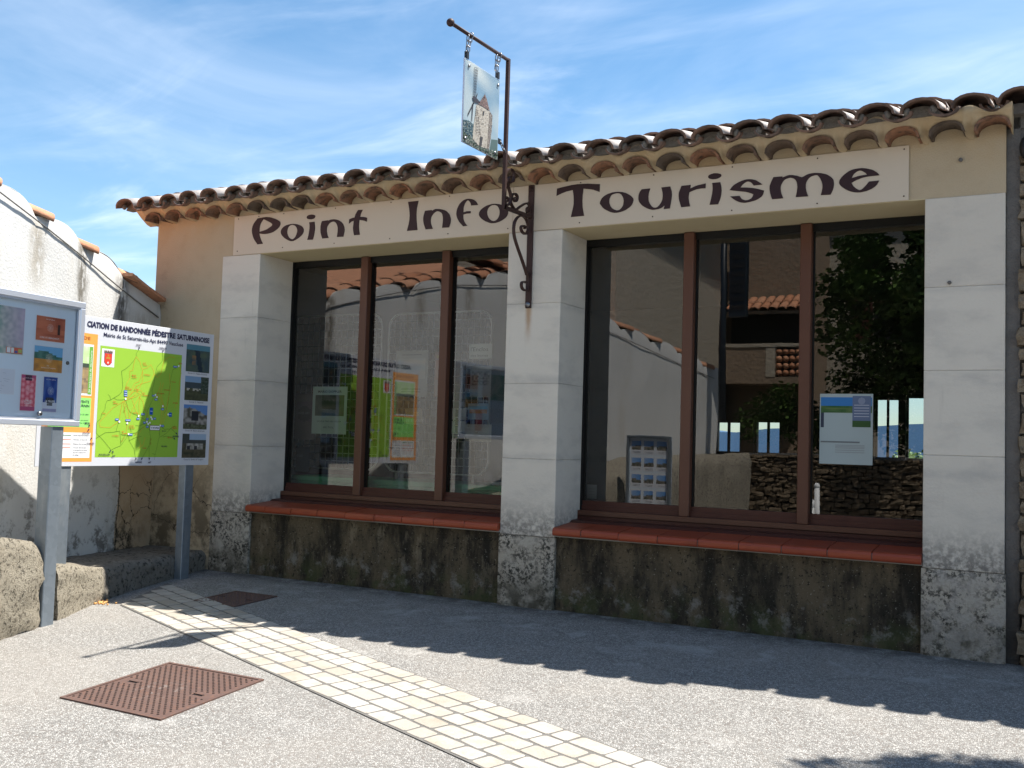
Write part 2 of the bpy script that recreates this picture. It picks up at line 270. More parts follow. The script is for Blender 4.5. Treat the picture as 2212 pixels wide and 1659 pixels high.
m = Mt('printed_sheet', .45, .35); a = m.n.new('ShaderNodeAttribute'); a.attribute_name = 'Col'; m.color(a.outputs['Color']); MAT['print'] = m.m
m = Mt('interior_printed_sheet', .6, .2); a = m.n.new('ShaderNodeAttribute'); a.attribute_name = 'Col'; m.color(a.outputs['Color']); MAT['print2'] = m.m

# ------------------------------------------------------------------ mesh helpers
def tag(o, label=None, cat=None, group=None, kind=None):
    for k, v in (('label', label), ('category', cat), ('group', group), ('kind', kind)):
        if v: o[k] = v
    return o
def empty(name, loc, label=None, cat=None, group=None, kind=None):
    o = bpy.data.objects.new(name, None); COL.objects.link(o); o.location = loc; o.empty_display_size = .1
    return tag(o, label, cat, group, kind)
def wloc(o):
    v = Vector((0, 0, 0))
    while o: v += o.location; o = o.parent
    return v
class MB:
    def __init__(s): s.v = []; s.f = []; s.mi = []; s.sm = []
    def add(s, vs, fs, mi=0, sm=False):
        b = len(s.v); s.v += [tuple(v) for v in vs]
        for f in fs: s.f.append([i+b for i in f]); s.mi.append(mi); s.sm.append(sm)
        return s
    def box(s, x0, y0, z0, x1, y1, z1, mi=0, M=None):
        if x0 > x1: x0, x1 = x1, x0
        if y0 > y1: y0, y1 = y1, y0
        if z0 > z1: z0, z1 = z1, z0
        vs = [Vector(p) for p in ((x0, y0, z0), (x1, y0, z0), (x1, y1, z0), (x0, y1, z0), (x0, y0, z1), (x1, y0, z1), (x1, y1, z1), (x0, y1, z1))]
        if M: vs = [M @ v for v in vs]
        return s.add(vs, [(0, 3, 2, 1), (4, 5, 6, 7), (0, 1, 5, 4), (1, 2, 6, 5), (2, 3, 7, 6), (3, 0, 4, 7)], mi)
    def bbox(s, x0, y0, z0, x1, y1, z1, b=.005, mi=0, M=None):
        # box with chamfered edges
        if x0 > x1: x0, x1 = x1, x0
        if y0 > y1: y0, y1 = y1, y0
        if z0 > z1: z0, z1 = z1, z0
        bm = bmesh.new(); bmesh.ops.create_cube(bm, size=1)
        for v in bm.verts: v.co = Vector(((x0+x1)/2+v.co.x*(x1-x0), (y0+y1)/2+v.co.y*(y1-y0), (z0+z1)/2+v.co.z*(z1-z0)))
        bmesh.ops.bevel(bm, geom=bm.edges[:]+bm.verts[:], offset=b, segments=1, affect='EDGES')
        bm.verts.index_update()
        s.add([(M @ v.co if M else v.co.copy()) for v in bm.verts], [[v.index for v in f.verts] for f in bm.faces], mi); bm.free(); return s
    def tube(s, pts, r, n=8, mi=0, closed=False, flat=None):
        pts = [Vector(p) for p in pts]; N = len(pts); rings = []
        up = None
        for i, p in enumerate(pts):
            a = pts[i-1] if (i > 0 or closed) else p; b = pts[(i+1) % N] if (i < N-1 or closed) else p
            t = (b-a).normalized()
            if up is None: up = t.orthogonal().normalized()
            side = t.cross(up)
            if side.length < 1e-5: up = t.orthogonal(); side = t.cross(up)
            side.normalize(); up = side.cross(t).normalized()
            rr = r[i] if isinstance(r, (list, tuple)) else r
            if flat:  # flat = (axis vector, half width along axis, half thickness)
                ax, hw, ht = flat; ax = Vector(ax); sd = t.cross(ax).normalized()
                ring = [p+ax*hw+sd*ht, p-ax*hw+sd*ht, p-ax*hw-sd*ht, p+ax*hw-sd*ht]
            else: ring = [p+(up*math.cos(2*math.pi*k/n)+side*math.sin(2*math.pi*k/n))*rr for k in range(n)]
            rings.append(ring)
        k = len(rings[0]); vs = [v for q in rings for v in q]; fs = []
        for i in range(N if closed else N-1):
            for j in range(k): fs.append((i*k+j, i*k+(j+1) % k, ((i+1) % N)*k+(j+1) % k, ((i+1) % N)*k+j))
        if not closed: fs += [tuple(range(k))[::-1], tuple((N-1)*k+j for j in range(k))]
        return s.add(vs, fs, mi, not flat)
    def prism(s, poly, axis, a, b, mi=0):
        # poly 2D extruded along axis ('x','y','z') from a to b
        def P(p, q): return {'x': (q, p[0], p[1]), 'y': (p[0], q, p[1]), 'z': (p[0], p[1], q)}[axis]
        n = len(poly); vs = [P(p, a) for p in poly]+[P(p, b) for p in poly]
        return s.add(vs, [tuple(range(n))[::-1], tuple(range(n, 2*n))]+[(i, (i+1) % n, n+(i+1) % n, n+i) for i in range(n)], mi)
    def sphere(s, c, r, n=10, m_=6, mi=0, sc=(1, 1, 1)):
        vs = []; fs = []
        for i in range(m_+1):
            th = math.pi*i/m_
            for j in range(n): vs.append((c[0]+r*sc[0]*math.sin(th)*math.cos(2*math.pi*j/n), c[1]+r*sc[1]*math.sin(th)*math.sin(2*math.pi*j/n), c[2]+r*sc[2]*math.cos(th)))
        for i in range(m_):
            for j in range(n): fs.append((i*n+j, (i+1)*n+j, (i+1)*n+(j+1) % n, i*n+(j+1) % n))
        return s.add(vs, fs, mi, True)
    def cyl(s, a, b, r, n=12, mi=0): return s.tube([a, b], r, n, mi)
    def build(s, name, mats, parent=None, loc=None, fixn=True):
        me = bpy.data.meshes.new(name); off = Vector((0, 0, 0))
        if loc: off = Vector(loc)
        elif parent: off = wloc(parent)
        me.from_pydata([tuple(Vector(v)-off) for v in s.v], [], s.f)
        for m_ in (mats if isinstance(mats, (list, tuple)) else [mats]): me.materials.append(MAT[m_] if isinstance(m_, str) else m_)
        me.polygons.foreach_set('material_index', s.mi); me.polygons.foreach_set('use_smooth', s.sm)
        if fixn:
            bm = bmesh.new(); bm.from_mesh(me); bmesh.ops.recalc_face_normals(bm, faces=bm.faces[:]); bm.to_mesh(me); bm.free()
        me.update(); o = bpy.data.objects.new(name, me); COL.objects.link(o)
        if parent:
            o.parent = parent
            if loc: o.location = off-wloc(parent)
        elif loc: o.location = off
        return o
def share(o, name, loc_world, parent=None, rot=None, scale=None):
    c = o.copy(); COL.objects.link(c); c.name = name; c.parent = parent
    for k in list(c.keys()):
        if k in ('label', 'category', 'group') and parent: del c[k]
    c.location = Vector(loc_world)-(wloc(parent) if parent else Vector((0, 0, 0)))
    if rot is not None: c.rotation_euler = rot
    if scale is not None: c.scale = scale
    return c
_tcache = {}
def text_geo(s, bold=0):
    key = (s, bold)
    if key in _tcache: return _tcache[key]
    cu = bpy.data.curves.new('text_tmp', 'FONT'); cu.body = s; cu.size = 1; cu.offset = bold; cu.resolution_u = 2; cu.fill_mode = 'FRONT'
    ob = bpy.data.objects.new('text_tmp', cu); COL.objects.link(ob)
    dg = bpy.context.evaluated_depsgraph_get(); dg.update(); me = ob.evaluated_get(dg).to_mesh()
    vs = [tuple(v.co) for v in me.vertices]; fs = [tuple(p.vertices) for p in me.polygons]
    ob.evaluated_get(dg).to_mesh_clear(); bpy.data.objects.remove(ob); bpy.data.curves.remove(cu)
    _tcache[key] = (vs, fs); return vs, fs
class Print:
    """flat printed sheet: coloured shapes in its own (u, v) frame, metres"""
    def __init__(s, o, U, V): s.o = Vector(o); s.U = Vector(U).normalized(); s.V = Vector(V).normalized(); s.N = s.U.cross(s.V); s.v = []; s.f = []; s.c = []
    def put(s, pts, faces, col, lv):
        b = len(s.v)
        for p in pts: s.v.append(s.o+s.U*p[0]+s.V*p[1]+s.N*(.0005*lv)); s.c.append(col)
        for f in faces: s.f.append([i+b for i in f])
    def rect(s, u0, v0, u1, v1, col, lv=1): s.put([(u0, v0), (u1, v0), (u1, v1), (u0, v1)], [(0, 1, 2, 3)], col, lv)
    def poly(s, pts, col, lv=2):
        a = sum(pts[i-1][0]*pts[i][1]-pts[i][0]*pts[i-1][1] for i in range(len(pts)))
        s.put(pts if a > 0 else pts[::-1], [tuple(range(len(pts)))], col, lv)
    def line(s, pts, w, col, lv=3):
        for a, b in zip(pts, pts[1:]):
            d = Vector((b[0]-a[0], b[1]-a[1])); l = d.length or 1e-6; n = Vector((-d.y, d.x))/l*w/2
            s.put([(a[0]-n.x, a[1]-n.y), (b[0]-n.x, b[1]-n.y), (b[0]+n.x, b[1]+n.y), (a[0]+n.x, a[1]+n.y)], [(0, 1, 2, 3)], col, lv)
    def disc(s, u, v, r, col, lv=3, n=8): s.put([(u+r*math.cos(2*math.pi*k/n), v+r*math.sin(2*math.pi*k/n)) for k in range(n)], [tuple(range(n))], col, lv)
    def text(s, t, u, v, h, col, w=None, lv=4, bold=0, align='l', rot=0):
        vs, fs = text_geo(t, bold)
        if not vs: return
        x0 = min(p[0] for p in vs); x1 = max(p[0] for p in vs); k = h/.7
        kx = (w/(x1-x0)) if w else k
        ox = {'l': 0, 'c': -(x1-x0)*kx/2, 'r': -(x1-x0)*kx}[align]; cr, sr = math.cos(rot), math.sin(rot)
        q = []
        for p in vs:
            a = (p[0]-x0)*kx+ox; b = p[1]*k; q.append((u+a*cr-b*sr, v+a*sr+b*cr))
        s.put(q, fs, col, lv)
    def photo(s, u0, v0, u1, v1, fn, nx=24, ny=18, lv=2):
        for j in range(ny):
            for i in range(nx):
                a, b = i/nx, j/ny; c = fn((i+.5)/nx, (j+.5)/ny)
                s.rect(u0+(u1-u0)*a, v0+(v1-v0)*b, u0+(u1-u0)*(i+1)/nx, v0+(v1-v0)*(j+1)/ny, c, lv)
    def build(s, name, parent=None, mat='print'):
        off = wloc(parent) if parent else s.o
        me = bpy.data.meshes.new(name); me.from_pydata([tuple(v-off) for v in s.v], [], s.f)
        at = me.color_attributes.new('Col', 'FLOAT_COLOR', 'POINT'); at.data.foreach_set('color', [x for c in s.c for x in (*c[:3], 1)])
        me.materials.append(MAT[mat]); me.update(); o = bpy.data.objects.new(name, me); COL.objects.link(o)
        if parent: o.parent = parent
        else: o.location = off
        return o
def nz(x, y, z=0, s=1): return noise.noise(Vector((x*s, y*s, z)))
def lerpc(a, b, t): t = max(0, min(1, t)); return tuple(a[i]+(b[i]-a[i])*t for i in range(3))
def gz(y): return .045*max(-9, min(0, y))

